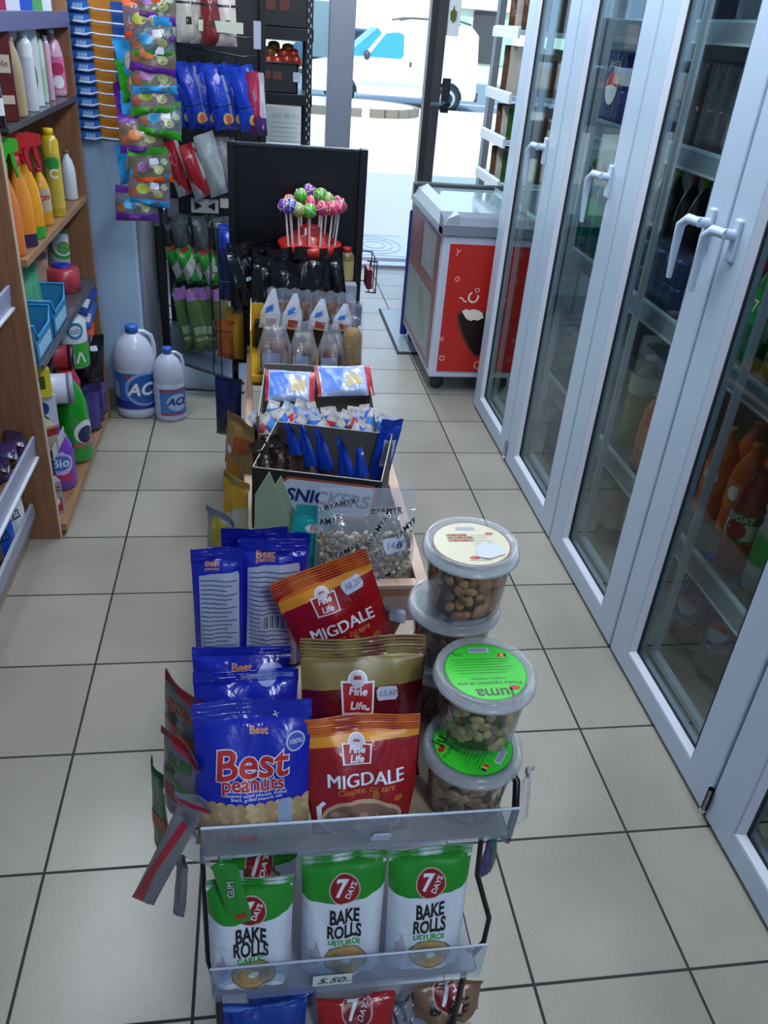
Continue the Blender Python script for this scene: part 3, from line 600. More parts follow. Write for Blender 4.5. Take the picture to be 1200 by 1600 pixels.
def lbottle(label, px, pb, pt, wpx, z, body, cap, lab=None, shape='wide', lz=(.2, .55), marks=(), yaw=.5, name='cleaning_bottle', grp=None, dx=0):
    p = lp(px, pb, z); s = scale_at(p); r = wpx*s/2; p.x -= r*.6; p.y += r*.4; p.x += dx
    p.x = min(p.x, -.665-r*.75)
    return bottle(label, 'bottle', p, hh(p, pt), r, mat(body, .25, 0, 0, 60, .5, .4), cap, lab, lz, shape, marks=marks, yaw=yaw, name=name, grp=grp)
def carton(name, label, cat, p, sx, sy, sz, m, marks=(), yaw=0., rot=None, grp=None, front='y', bev=.002):
    t = MB(); t.box((-sx/2, -sy/2, 0), (sx/2, sy/2, sz), m, bev)
    S = lambda x, z, e: Vector((x, -sy/2-e, z))
    for d in marks: decal(t, d, S, sx, sz)
    o = t.build(name, None, p, rot or (0, 0, yaw)); return tag(o, label, cat, grp)
# bottles on the upper glass shelf
tb = ' on the upper glass shelf'
lbottle('black bottle with white oval label'+tb, 4, 200, 120, 30, 1.309, '#101218', '#15171c', '#cfd4da', 'tube', (.25, .6))
p = lp(32, 195, 1.309); carton('product_box', 'tall dark red hair dye box'+tb, 'box', Vector((-.70, 2.66, 1.309)), .07, .045, .22, mat('#5a1618', .4), [('p', rect(-.4, .55, .4, .75), ink('#c9b8a8'), 1), ('p', rect(-.4, .2, .4, .3), ink('#c9b8a8'), 1), ('t', 'style', (0, .65), .35, ink('#5a1618'), 2)], .6)
lbottle('beige curved lotion bottle'+tb, 42, 184, 55, 26, 1.309, '#b09a78', '#c8b490', None, 'wide')
lbottle('tall white shampoo bottle'+tb, 56, 174, 50, 24, 1.309, '#cfd6dc', '#d7dde2', '#c3ccd6', 'tube', (.3, .7))
carton('product_box', 'white soap box with an olive window'+tb, 'box', Vector((-.73, 3.08, 1.309)), .09, .05, .24, mat('#cdd5dc', .4), [('c', (.05, .35), .3, ink('#8c8a58'), 1, .55), ('t', 'ml', (0, .8), .3, ink('#7a8288'), 1)], .7)
lbottle('slim white and green lotion tube'+tb, 74, 160, 50, 14, 1.309, '#b9cfc0', '#2f8a3c', '#9cc0a4', 'tube', (.1, .5))
lbottle('pink tube with white cap'+tb, 84, 157, 55, 12, 1.309, '#d0a0b8', '#dfe4e8', None, 'tube')
lbottle('pale pink baby care bottle with magenta oval label'+tb, 98, 150, 45, 30, 1.309, '#d2a9c2', '#d7dbe6', '#cf6f9c', 'wide', (.1, .6), [('c', (0, .42), .38, ink('#b3265c'), 2, .28), ('c', (0, .22), .3, ink('#dfe2ea'), 2, .3)])
# top shelf
for k, (yy, c, lab) in enumerate(((2.62, '#a8bcd8', 'pale blue'), (2.76, '#9c2a4c', 'crimson'), (2.92, '#c9cede', 'white'), (3.08, '#2b4fb0', 'blue'), (3.22, '#4f9a5c', 'green'), (3.36, '#cdd3da', 'off white'))):
    carton('product_box', '%s toiletry box on the top violet grey shelf' % lab, 'box', Vector((-.74, yy, 1.566)), .10, .07, .16, mat(c, .4), [('p', rect(-.35, .3, .35, .7), ink('#d5dae6'), 1)], .8)
# wooden shelf, spray bottles
def spray(label, px, pb, pt, wpx, z, body, trig, base=None, lab=None):
    p = lp(px, pb, z); s = scale_at(p); r = wpx*s/2; p.x = min(p.x-r*.5, -.665-r*.8); H = hh(p, pt); o = thing('spray_bottle', label, 'spray bottle', p, (0, 0, .6)); m = mat(body, .2, 0, 0, 60, .5, .5)
    b = MB(); b.lathe([(0, 0), (r*.9, 0), (r, .01), (r*1.0, H*.3), (r*.85, H*.48), (r*.55, H*.6), (r*.34, H*.68), (r*.42, H*.70), (r*.30, H*.74), (0, H*.74)], m, n=24, sy=.62); b.build('body', o)
    if base: c = MB(); c.lathe([(r*1.01, .002), (r*1.012, H*.10), (r*1.008, H*.12)], mat(base, .3), n=24, sy=.625); c.build('label', o)
    if lab: c = MB(); c.lathe([(r*1.012, H*.14), (r*1.012, H*.4)], mat(lab, .3), n=24, sy=.63); c.build('label', o)
    t = MB(); T = mat(trig, .35)
    t.lathe([(r*.42, H*.72), (r*.42, H*.79), (r*.25, H*.80)], T, n=14); t.prism([(-r*.5, H*.80), (-r*.45, H*.97), (r*.3, H), (r*1.5, H*.97), (r*1.5, H*.88), (r*.55, H*.86), (r*.3, H*.80)], 'y', -r*.28, r*.28, T)
    t.prism([(r*.75, H*.88), (r*1.1, H*.88), (r*1.35, H*.68), (r*1.2, H*.66), (r*.85, H*.78)], 'y', -r*.16, r*.16, T); t.build('trigger', o); return o
sh = ' on the wooden shelf'
spray('orange spray bottle with green trigger'+sh, 34, 400, 212, 34, .959, '#d3763c', '#3fae2a')
spray('orange spray bottle with red trigger and purple base'+sh, 52, 385, 205, 34, .959, '#dd8a2c', '#b8252c', '#3a2350')
spray('yellow spray bottle with red trigger and green base'+sh, 68, 372, 205, 36, .959, '#e09a20', '#b8252c', '#2f9a34')
lbottle('small yellow dish soap bottle with red cap'+sh, 78, 352, 262, 26, .959, '#d99a28', '#b52a2c', '#b9a690', 'wide', (.25, .65), [('t', 'AXION', (0, .48), .42, ink('#a0281e'), 1, {'bold': .03, 'rot': .15})], -.1)
lbottle('blue window cleaner bottle with red cap'+sh, 72, 330, 207, 26, .959, '#17567c', '#b52a2c', '#a8c3dc', 'wide', (.1, .4), dx=-.05)
lbottle('yellow aerosol can with yellow cap and green swirl'+sh, 98, 338, 200, 26, .959, '#c2a62c', '#dfb61c', '#b9a440', 'tube', (.1, .72), [('c', (0, .62), .45, ink('#2c8a3c'), 1, .35), ('t', 'C', (0, .5), .7, ink('#d7dde6'), 2, {'bold': .03})], .3)
lbottle('white bleach bottle with curved side'+sh, 113, 312, 235, 22, .959, '#ccd4e0', '#7b6540', None, 'wide', dx=.01)
lbottle('brown varnish bottle with gold cap in the back corner of the wooden shelf', 108, 290, 178, 22, .959, '#5e4020', '#9c7a30', None, 'tube', dx=-.08)
lbottle('dark jar with black lid at the back of the wooden shelf', 92, 300, 190, 30, .959, '#3a2a1c', '#14110e', None, 'tube', dx=-.12)
# lower glass shelf
lg = ' on the lower glass shelf'
lbottle('big white detergent bottle with green oval label'+lg, 112, 430, 335, 44, .635, '#b8c0d6', '#2c6a3c', '#b2bcd4', 'wide', (.3, .8), [('c', (.1, .55), .5, ink('#3f9a3c'), 1), ('c', (.1, .55), .38, ink('#d5dce6'), 2), ('c', (.1, .5), .22, ink('#5a9a54'), 3)], .2)
o = bottle('round blue tub with wide lid'+lg, 'tub', Vector((-.745, 3.32, .635)), .10, .062, mat('#a83a48', .3), '#2030a8', None, shape='tube', name='paste_tub'); 
for k in range(5):
    o, S = pouch('sponge_pack', .09, .17, .035, foil(['#9a7666', '#b98c7c', '#6a5a54', '#c9a090', '#8a6a60'][k]), Vector((-.78-.015*k, 3.02+k*.085, .635)), yaw=1.0, lean=-.1, seed=k, fine=False)
    tag(o, '%s wrapped cleaning pack, %s from the near end of the lower glass shelf' % (['rosy brown', 'pink', 'dark brown', 'peach', 'umber'][k], ordn(k)), 'pack', 'wrapped packs on the lower glass shelf')
for k, (yy) in enumerate((2.62, 2.87)):
    t = MB(); BL = glass_mat('blue_basket', (.2, .55, .85, 1), .75, (.08, .42, .72, 1), ior=1.45, rough=.2); h = .12
    x0, x1, y0, y1 = -.88, -.672, yy-.095, yy+.12
    for a, b_ in (((x0, y0, 0), (x1, y1, .003)), ((x0, y0, 0), (x1, y0+.003, h)), ((x0, y1-.003, 0), (x1, y1, h)), ((x0, y0, 0), (x0+.003, y1, h)), ((x1-.003, y0, 0), (x1, y1, h*.55))): t.box(a, b_, BL)
    t.tube([(x1, y0, h), (x1, y0+.03, h*.62), (x1, y1-.03, h*.62), (x1, y1, h), (x0, y1, h), (x0, y0, h)], .005, mat('#2a8cc8', .3), 6, closed=True)
    for j in range(7): t.box((x1, y0+.03+j*.024, .012), (x1+.003, y0+.042+j*.024, .05), mat('#9cd0ea', .3))
    o = t.build('plastic_basket', None, (0, 0, .635)); tag(o, '%s translucent blue plastic basket on the lower glass shelf' % ('near', 'far')[k], 'basket', 'blue plastic baskets')
    for j in range(2):
        o, S = pouch('refill_pouch', .13, .19, .05, foil('#3f8f6c'), Vector((-.77, yy-.03+j*.085, .64)), yaw=1.1, lean=.1, seed=40+j+k, fine=False)
        tag(o, 'green refill pouch, %s one in the %s blue basket' % (('nearer', 'farther')[j], ('near', 'far')[k]), 'pouch', 'green refill pouches in baskets')
# inner low shelf and shelf bottom
il = ' on the inner low shelf'
o = bottle('white and green tub with round blue logo'+il, 'tub', Vector((-.745, 3.33, .325)), .22, .062, mat('#c2ccd8', .35), '#c3ccd8', '#2f9a34', (.02, .48), 'tube', marks=[('t', 'EIΛ', (0, .2), .5, ink('#d7dde6'), 1, {'bold': .02}), ('c', (.1, .72), .28, ink('#2c7fb0'), 1), ('c', (.1, .72), .18, ink('#d7dde6'), 2), ('t', 'ob', (.1, .72), .3, ink('#2c5fa0'), 3)], name='product_tub', yaw=.3)
lbl = ['blue detergent bag slumped', 'blue and white cleaning bag', 'orange and blue powder pack']
for k, (dy, dz, c, rl) in enumerate(((3.40, .50, '#2446a0', .5), (3.44, .42, '#3a62b8', .3), (3.44, .325, '#c85a2c', .1))):
    o, S = pouch('detergent_bag', .10, .12, .05, foil(c), Vector((-.73, dy, dz+.02)), yaw=.5, roll=rl, seed=60+k, fine=False, decals=[('p', rect(-.3, .3, .3, .6), ink(['#d8dce8', '#d8dce8', '#2036a0'][k]), 1)]); tag(o, lbl[k]+' at the far end of the wooden unit', 'bag')
tr = Matrix.Rotation(pi/2, 4, 'Y')
for k, (c, c2, lab, y, z, r, l) in enumerate((('#8a2430', '#2c1c30', 'dark red canister lying on its side', 3.02, .46, .045, .16), ('#b9bfd4', '#8a90a8', 'white paper roll lying on its side', 2.86, .40, .055, .18))):
    t = MB(); t.lathe([(0, 0), (r, 0), (r, l), (0, l)], mat(c, .35), n=24); t.lathe([(0, l), (r*1.04, l), (r*1.04, l+.02), (0, l+.02)], mat(c2, .35), n=24); o = t.build('canister' if k == 0 else 'paper_roll', None, (-.86, y, z), (0, pi/2, .2)); tag(o, lab+il, 'canister' if k == 0 else 'paper roll')
carton('yellow_box', 'small yellow box with a dark window beside the near wooden panel', 'box', Vector((-.735, 2.66, .47)), .10, .06, .10, mat('#c9c236', .4), [('p', rect(-.3, .3, .3, .75), ink('#3f4a1c'), 1)], .5)
carton('blue_white_box', 'white box with dark blue round marks under the yellow box', 'box', Vector((-.735, 2.68, .36)), .10, .07, .11, mat('#b5c3d8', .4), [('c', (0, .6), .25, ink('#1f3a7a'), 1), ('c', (0, .2), .2, ink('#1f5a4a'), 1)], .5)
for k, (x, y, z) in enumerate(((-.80, 2.90, .335), (-.80, 3.06, .335), (-.715, 3.43, .20))):
    o, S = pouch('black_bag', .13, .21, .07, foil('#0c0d14', .3), Vector((x, y, z)), yaw=.6, seed=80+k, fine=False, roll=.1); tag(o, 'shiny black plastic pack, %s along the wooden unit' % ordn(k), 'pack', 'shiny black packs'); sticker(o, S, .13, .21, .1, .75, '')
bb = ' on the bottom board of the wooden unit'
P1 = lp(140, 713, .05); P1.x = -.735
o = bottle('large green toilet cleaner bottle with red cap'+bb, 'bottle', Vector((-.712, 3.02, .05)), .37, .064, mat('#1f8f2c', .2, 0, 0, 60, .5, .5), '#b8241c', '#2a8f38', (.06, .16), 'wide', marks=[('c', (.25, .36), .38, ink('#c9d2dc'), 1), ('c', (.25, .33), .28, ink('#1d2450'), 2), ('p', rect(-.7, .20, .9, .24), ink('#9c5c50'), 1)], yaw=.5, name='cleaning_bottle')
o = bottle('small green bottle with red cap behind the purple bottle', 'bottle', Vector((-.775, 2.90, .05)), .27, .04, mat('#23992c', .2, 0, 0, 60, .5, .5), '#b8241c', None, shape='wide', name='cleaning_bottle')
o = bottle('purple detergent bottle with pink cap on the bottom board of the wooden unit', 'bottle', Vector((-.728, 2.80, .05)), .25, .058, mat('#6a3ca8', .25, 0, 0, 60, .5, .4), '#c42a86', '#6a3ca8', (.1, .62), 'wide', marks=[('c', (0, .45), .42, ink('#c4a6d8'), 1, .38), ('c', (0, .47), .34, ink('#2f6fc0'), 2, .26), ('t', 'Bio', (0, .47), .42, ink('#d8e4f0'), 3, {'bold': .02}), ('p', [(-.35, .2), (.4, .14), (.35, .26), (-.1, .3)], ink('#a82a5c'), 1), ('p', rect(-.2, .62-.02, .15, .62+.03), ink('#b8b2d4'), 1)], yaw=.35, name='cleaning_bottle')
o = bottle('crimson ribbed bottle behind the big green one'+bb, 'bottle', Vector((-.745, 3.20, .05)), .33, .045, mat('#b01c50', .25, 0, 0, 60, .5, .4), '#8c1440', None, shape='juice', name='cleaning_bottle')
carton('powder_box', 'navy cleaning powder box with yellow letters'+bb, 'box', Vector((-.765, 2.70, .05)), .085, .05, .20, mat('#1c2668', .4), [('t', 'SA', (0, .78), .55, ink('#d5d9e4'), 1, {'bold': .02}), ('t', 'KU', (0, .45), .55, ink('#c9b430'), 1, {'bold': .02})], .4)
carton('sachet_pack', 'red and white striped sachet pack'+bb, 'pack', Vector((-.715, 2.60, .05)), .06, .045, .13, mat('#8e8f9a', .35), [('p', rect(-.4, .1, .4, .5), ink('#a82a38'), 1), ('p', rect(-.4, .7, .4, .75), ink('#3c4a3c'), 1), ('p', rect(-.4, .8, .4, .85), ink('#3c4a3c'), 1), ('c', (0, .4), .3, ink('#d5d0d4'), 2)], .6)
for k in range(3):
    o, S = pouch('detergent_bag', .10, .17, .06, foil(['#3a3472', '#262454', '#4a4580'][k]), Vector((-.70+.0*k, 3.27+k*.085, .05)), yaw=.6, seed=90+k, fine=False); tag(o, 'dark violet refill bag, %s from the big green bottle' % ordn(k), 'bag', 'dark violet refill bags')
t = MB(); 
t.tube([(-.70, 2.54, .31), (-.675, 2.60, .30), (-.672, 2.72, .30)], .004, CHROME); t.box((-.76, 2.54, .29), (-.675, 2.72, .294), mat('#9aa4ae', .3, .5)); t.box((-.676, 2.54, .29), (-.673, 2.72, .33), mat('#aeb8c2', .3, .3)); t.build('small_tray', ws)
carton('card_box', 'open red and cream card box on the small metal tray', 'box', Vector((-.715, 2.61, .294)), .06, .08, .10, mat('#9a9484', .5), [('p', rect(-.5, .65, .5, .9), ink('#8c2a24'), 1)], .7)

# low snack shelves, nearest left
WHT0 = ink('#dfe6f2')
ls = thing('low_snack_shelves', 'low wooden snack shelves with grey price rails at the left edge', 'shelf', (0, 0, 0))
def lbx(n, a, b, m): q = MB(); q.box(a, b, m, .001); return q.build(n, ls)
for z in (.33, .825): lbx('shelf', (-1.15, 1.75, z), (-.722, 2.49, z+.016), WOODH)
lbx('bottom_shelf', (-1.15, 1.75, .065), (-.76, 2.49, .08), WOODH); lbx('back_panel', (-1.17, 1.75, 0), (-1.15, 2.49, 1.3), WOOD)
RM = mat('#8d96b2', .35)
for z, hgt in ((.33, .075), (.825, .065)):
    q = MB(); q.prism([(-.725, z), (-.714, z), (-.708, z+hgt), (-.714, z+hgt+.002), (-.718, z+hgt), (-.725, z+.02)], 'y', 1.75, 2.485, RM); q.box((-.716, 1.75, z-.004), (-.704, 2.485, z+.002), mat('#c9cfd8', .35)); q.build('price_rail', ls)
q = MB(); q.prism([(-.80, .0), (-.785, .0), (-.745, .11), (-.748, .15), (-.758, .155), (-.762, .11)], 'y', 1.75, 2.485, mat('#7d8596', .35)); q.box((-.80, 1.75, 0), (-.779, 2.487, .014), mat('#8b7a66', .5)); q.build('bottom_rail', ls)
for k, (px, y0, c, lab) in enumerate(((22, 2.38, '#c3ccd8', 'green and white bake rolls bag'), (4, 2.25, '#1c4ab0', 'blue topped bake rolls bag'), (-12, 2.12, '#3a2418', 'dark brown bake rolls bag'))):
    o, S = pouch('bake_rolls_bag', .13, .21, .06, foil(c), Vector((-.80, y0, .081)), yaw=1.0, seed=150+k, lean=.05, fine=True, vt=.93, wrk=.6, pu=6, decals=[('p', rect(-.5, .68, .5, 1), ink(['#1d8a22', '#1c3fae', '#4a2c1c'][k]), 1), ('c', (0, .76), .17, ink('#7d1218'), 3), ('t', '7', (-.05, .76), .26, WHT0, 4), ('t', 'BAKE', (0, .55), .26, ink('#14151b'), 2, {'sx': .6, 'bold': .03}), ('t', 'ROLLS', (0, .43), .26, ink('#14151b'), 2, {'sx': .6, 'bold': .03})])
    tag(o, lab+' on the bottom of the low snack shelves', 'snack bag')
for k in range(9):
    o, S = pouch('chocolate_bar', .12, .055, .026, foil(['#3a2a5c', '#a07848', '#2e2048', '#3c2418', '#8a6a48', '#35285c', '#463068', '#a88258', '#241a3a'][k]), Vector((-.775+.018*(k % 3), 2.43-.085*(k//3)+.02*(k % 3), .352+.024*(k % 3))), yaw=.9+.5*(k % 3), lean=1.2, seed=120+k, fine=False, vt=.95)
    tag(o, '%s wrapped chocolate bar, %s in the pile behind the grey price rail' % (['violet', 'tan', 'dark violet', 'brown', 'beige', 'blue violet', 'purple', 'sand coloured', 'black violet'][k], ordn(k)), 'chocolate bar', 'chocolate bars on the low shelf')
for k in range(2):
    o, S = pouch('chocolate_bar', .13, .06, .025, foil(['#1c3a9c', '#a82c28'][k]), Vector((-.765, 2.44-.1*k, .85)), yaw=.9, lean=1.1, seed=140+k, fine=False, vt=.95); tag(o, '%s wrapped bar on the upper low shelf at the picture edge' % ['blue', 'red'][k], 'chocolate bar')
# ------------------------------------------------------------ front wire rack with frosted rails
X0, X1 = -.073, .352; YR = .72
wr = thing('snack_rack', 'black wire snack rack with frosted plastic price rails in the foreground', 'rack', (0, 0, 0))
WR = mat('#14161d', .35, .2)
for i, (z, yb) in enumerate(((.630, 1.215), (.283, 1.05), (.03, 1.05))):
    q = MB(); q.box((X0, YR+.006, z), (X1, yb, z+.006), mat(['#a5937c', '#8b8f9c', '#8b8f9c'][i], .6)); q.build('shelf', wr)
    q = MB()
    for x in (X0, X1): q.tube([(x, YR+.01, z), (x, yb, z)], .004, WR)
    q.tube([(X0, YR+.012, z-.002), (X1, YR+.012, z-.002)], .004, WR); q.build('shelf_frame', wr)
for z0, z1 in ((.634, .70), (.279, .374)):
    q = MB(); q.prism([(YR+.004, z0), (YR, z0-.002), (YR-.004, z1), (YR-.001, z1+.001)], 'x', X0-.004, X1+.006, RAILP); q.tube([(X0-.004, YR-.003, z1), (X1+.006, YR-.003, z1)], .002, mat('#b4c0d6', .2)); q.build('price_rail', wr)
q = MB()
q.tube([(X0-.005, .80, .62), (X0-.012, .79, .55), (X0-.012, .775, .30), (X0-.002, .765, .255), (X0+.02, .76, .25)], .004, WR)
q.build('side_hook', wr)
for x_, y_, z_ in ((X0+.005, 1.05, .64), (X1-.005, 1.05, .64), (X0+.005, 1.20, .64), (X1-.005, 1.20, .64), (X0+.003, .76, .29), (X1-.003, .76, .29)):
    q = MB(); q.tube([(x_, y_, 0), (x_, y_, z_)], .006, WR); q.build('leg', wr)
q = MB()
q.tube([(X1+.002, .90, .70), (X1+.022, .86, .66), (X1+.032, .80, .655), (X1+.036, .79, .60), (X1+.020, .765, .565), (X1+.004, .75, .60)], .006, WR)
q.build('side_hook', wr); q = MB(); q.tube([(X1-.01, .80, .60), (X1-.004, .79, .45), (X1+.024, .77, .36), (X1+.022, .765, .30), (X1-.004, .75, .28)], .0045, WR); q.build('side_hook', wr)
# handwritten price card
def S(x, z, e): return Vector((x, -e, z))
q = MB(); q.box((-.031, 0, 0), (.031, .001, .032), mat('#dfe3e6', .5)); decal(q, ('t', '5.50', (-.05, .5), .40, ink('#15161c'), 1, {'shear': .35, 'bold': .012}), S, .062, .032); decal(q, ('t', 'lei', (.38, .35), .14, ink('#15161c'), 1, {'shear': .35}), S, .062, .032)
pc = at_y(519, 1543, YR-.012); o = q.build('price_card', None, (pc.x, YR-.008, pc.z), (.10, 0, 0)); tag(o, 'white card reading 5.50 on the lower frosted rail', 'price card')
q = MB(); q.prism([(-.014, 0), (.012, 0), (.015, .008), (.012, .013), (-.010, .013), (-.015, .006)], 'y', -.001, .001, mat('#aab4cc', .5)); pc = at_y(595, 1314, YR-.006); o = q.build('price_sticker', None, (pc.x, YR-.004, pc.z), (.1, 0, 0)); tag(o, 'small blank white price sticker on the upper frosted rail', 'sticker')

WHT = ink('#dfe6f2'); RD = ink('#b31f22'); BLK = ink('#14151b')
def remap(L, a, b):
    o = []
    for d in L:
        if d[0] == 'p': o.append(('p', [(u, a+b*v) for u, v in d[1]])+tuple(d[2:]))
        else: i = 1 if d[0] == 'c' else 2; d = list(d); d[i] = (d[i][0], a+b*d[i][1]); o.append(tuple(d))
    return o
def D_best():
    return [('p', rect(-.5, 0, .5, .3), ink('#8f7a60'), .5)]+[('c', (-.40+.1*k, .10), .038, ink('#a8242c'), 3, .06) for k in range(5)]+remap(D_best0(), .145, .855)
def D_best0():
    return [('p', [(-.5, 0), (.5, 0), (.5, .16), (.36, .20), (.2, .21), (0, .19), (-.2, .20), (-.38, .21), (-.5, .24)], ink('#9a8468'), 1)] + \
      [('c', (-.44+.083*(k % 12)+.03*(k//12 % 2), .205-.035*(k//12)+.008*sin(k*3.1)), .042, ink(['#b39a74', '#a88c64', '#bfa780'][k % 3]), 1.2+.3*(k//12)+.1*(k % 3), .032) for k in range(48)] + \
      [('p', [(.22, .04), (.34, .04), (.34, .20), (.31, .24), (.25, .24), (.22, .20)], ink('#8fa3c4'), 4)] + \
      [('t', 'Best', (-.02, .52), .36, ink('#d8dbe8'), 1, {'bold': .045, 'shear': .1, 'rot': .04}), ('t', 'Best', (-.02, .52), .36, RD, 2, {'bold': .02, 'shear': .1, 'rot': .04}),
       ('t', 'peanuts', (0, .375), .175, ink('#d8dbe8'), 1, {'bold': .05}), ('t', 'peanuts', (0, .375), .175, RD, 2, {'bold': .02}),
       ('t', 'Arahide uscate, prajite, sarate', (.03, .325), .042, WHT, 1), ('t', 'Roasted salted peanuts, shelled', (.03, .295), .042, WHT, 1), ('t', 'Snack, grilled peanuts, salt', (.03, .265), .042, WHT, 1),
       ('c', (.37, .68), .085, ink('#a9b8dc'), 1), ('c', (.37, .68), .07, ink('#3a4fae'), 2), ('t', '100%', (.37, .68), .055, WHT, 3), ('t', 'Best', (.05, .775), .09, ink('#c98a78'), 2, {'bold': .04}), ('t', '+', (.20, .88), .12, WHT, 1, {'rot': .4})]
def red_sq(u, v, s=.11, a=.75):
    R = lambda k: [(u-s*k, v-s*k*a), (u+s*k, v-s*k*a), (u+s*k*1.08, v+s*k*a), (u-s*k*1.08, v+s*k*a)]
    return [('p', R(1.), WHT, 2), ('c', (u, v+s*1.08*a), s*.62, WHT, 2.2), ('p', R(.88), ink('#a81c22'), 3), ('c', (u, v+s*1.12*a), s*.50, ink('#c5c3d0'), 3.4), ('p', [(u-s*.28, v+s*1.12*a), (u+s*.28, v+s*1.12*a), (u+s*.2, v+s*1.35*a), (u-s*.2, v+s*1.35*a)], ink('#8d2a30'), 4), ('t', 'Fine', (u, v+s*.42*a), s*.70, WHT, 4, {'bold': .03, 'shear': .15}), ('t', 'Life', (u, v-s*.46*a), s*.70, WHT, 4, {'bold': .03, 'shear': .15})]
def D_mig():
    return remap(D_mig0(), .12, .88)
def D_mig0():
    return [('p', [(-.5, .80), (.5, .84), (.5, 1), (-.5, 1)], ink('#c8641a'), 1), ('p', [(-.5, .70), (-.45, .715), (-.2, .74), (.1, .775), (.5, .79), (.5, .855), (.1, .85), (-.3, .82), (-.5, .81)], ink('#d98e22'), 1.5)] + red_sq(-.05, .67, .12, .74) + \
      [('t', 'MIGDALE', (.025, .44), .165, WHT, 5, {'rot': .03}), ('t', 'MIGDALE', (.033, .442), .165, WHT, 5.5, {'rot': .03}), ('t', 'Coapte, cu sare', (.03, .345), .08, ink('#c98a3c'), 2, {'shear': .3, 'rot': .05})] + \
      [('c', (.12, .29), .03, ink('#a8601f'), 2, .045), ('c', (.33, .25), .045, ink('#a8601f'), 2, .03), ('c', (0, .05), .40, ink('#b89a80'), 2, .20), ('c', (0, .045), .37, ink('#7c5f52'), 3, .17)] + \
      [('c', (-.26+.09*(k % 7), .03+.045*(k//7)), .045, ink(['#8c6e60', '#6c4f46', '#a08472'][k % 3]), 4+.2*k, .03) for k in range(18)] + [('p', [(-.44, .02), (-.40, .02), (-.38, .18), (-.33, .22), (-.36, .24), (-.43, .18)], WHT, 3)]
def D_bake(fl, dy=0):
    return [('p', [(-.5, .70+dy), (-.3, .68+dy), (0, .675+dy), (.25, .70+dy), (.5, .74+dy), (.5, 1), (-.5, 1)], ink('#1d8a22'), 1),
      ('c', (0, .765+dy), .185, ink('#c9a9a8'), 2), ('c', (0, .765+dy), .17, ink('#7d1218'), 3), ('c', (.03, .765+dy), .14, ink('#8f171c'), 4), ('t', '7', (-.055, .77+dy), .27, WHT, 5, {'bold': .03, 'shear': .15}), ('t', 'DAYS', (.075, .758+dy), .09, WHT, 5, {'rot': 1.15, 'bold': .02}),
      ('t', 'BAKE', (0, .575+dy), .26, BLK, 2, {'bold': .035, 'sx': .58}), ('t', 'ROLLS', (0, .46+dy), .26, BLK, 2, {'bold': .035, 'sx': .56}), ('t', fl, (0, .375+dy), .11, ink('#2a9a34'), 2, {'bold': .03, 'sx': .85}),
      ('c', (.03, .235+dy), .27, ink('#7c5f34'), 2, .215), ('c', (.03, .24+dy), .25, ink('#b59a68'), 3, .195), ('c', (.03, .24+dy), .19, ink('#a88a58'), 4, .145), ('c', (.03, .245+dy), .06, ink('#dde0e2'), 5, .045),
      ('p', [(-.42, .24), (-.34, .20), (-.27, .26), (-.30, .34), (-.34, .41), (-.36, .35), (-.41, .32)], ink('#b0a9bc'), 2)]
def bag_at(name, label, cat, grp, pxl, pxr, pyt, yb, t, m, decs, seed, lean=.12, yaw=0., roll=0., z=None, ws=1.0, **kw):
    """bag standing at depth yb on height z, leaning back by lean, its top edge on the line of sight through row pyt"""
    pc = (pxl+pxr)/2; lo, hi = .02, .6
    for _ in range(40):
        h = (lo+hi)/2
        if at_y(pc, pyt, yb+h*sin(lean)).z > z+h*cos(lean): lo = h
        else: hi = h
    yt = yb+h*sin(lean); w = (at_y(pxr, pyt, yt)-at_y(pxl, pyt, yt)).length*ws; cx = at_y(pc, pyt, yt).x-sin(roll)*h
    o, S = pouch(name, w, h, t, m, Vector((cx, yb, z)), yaw=yaw, lean=lean, roll=roll, decals=decs, seed=seed, **kw)
    tag(o, label, cat, grp); return o, S, w, h
BLUE = foil('#1626a8', .2); REDB = foil('#93141a', .2); WB = foil('#d3dcea', .25); GOLD = foil('#7f6f3c', .2)
G1_, ZS = 'x', .637
bag_at('peanut_bag', 'front blue Best peanuts bag printed with peanuts, behind the upper rail', 'snack bag', None, 305, 484, 1093, 0.742, .055, BLUE, D_best(), 1, z=ZS, lean=0.38, vt=.88, ws=1.04)
bag_at('peanut_bag', 'folded over blue bag right behind the front peanuts bag', 'snack bag', None, 302, 467, 1048, 0.85, .05, BLUE, [('p', rect(-.05, .93, .45, .965), ink('#8fa0d0'), 1), ('c', (.2, .95), .1, ink('#8c9ad0'), 2)], 2, z=ZS, lean=0.34, vt=.9)
o, S, w_, h_ = bag_at('peanut_bag', 'blue peanuts bag with creased top and small red logo, third in the left row', 'snack bag', None, 300, 455, 1010, 0.95, .05, BLUE, [('t', 'Best', (.0, .78), .12, ink('#c98a6a'), 2, {'bold': .04}), ('c', (.3, .76), .12, ink('#98a8d4'), 1, .06), ('t', '+', (.2, .93), .12, WHT, 1)], 3, z=ZS, lean=0.3, vt=.9, roll=.0)
bag_at('almond_bag', 'front red and orange MIGDALE almond bag, beside the front peanuts bag', 'snack bag', None, 475, 657, 1118, 0.745, .05, REDB, D_mig(), 4, z=ZS, lean=0.36, vt=.87, bot=.85)
o, S, w_, h_ = bag_at('almond_bag', 'wide gold topped dark red bag with white price sticker', 'snack bag', None, 470, 667, 995, 0.84, .05, foil('#5d1018', .2), [('p', [(-.5, .66), (.5, .70), (.5, 1), (-.5, 1)], ink('#84753f'), 1)] + [('t', '_'*9, (0, .97-.028*k), .14, ink('#a8995c'), 2, {'sx': 1.6}) for k in range(3)] + red_sq(-.05, .62, .125, .85), 5, z=ZS, lean=0.3, vt=.87)
sticker(o, S, w_, h_, .19, .64, '15.60', .09)
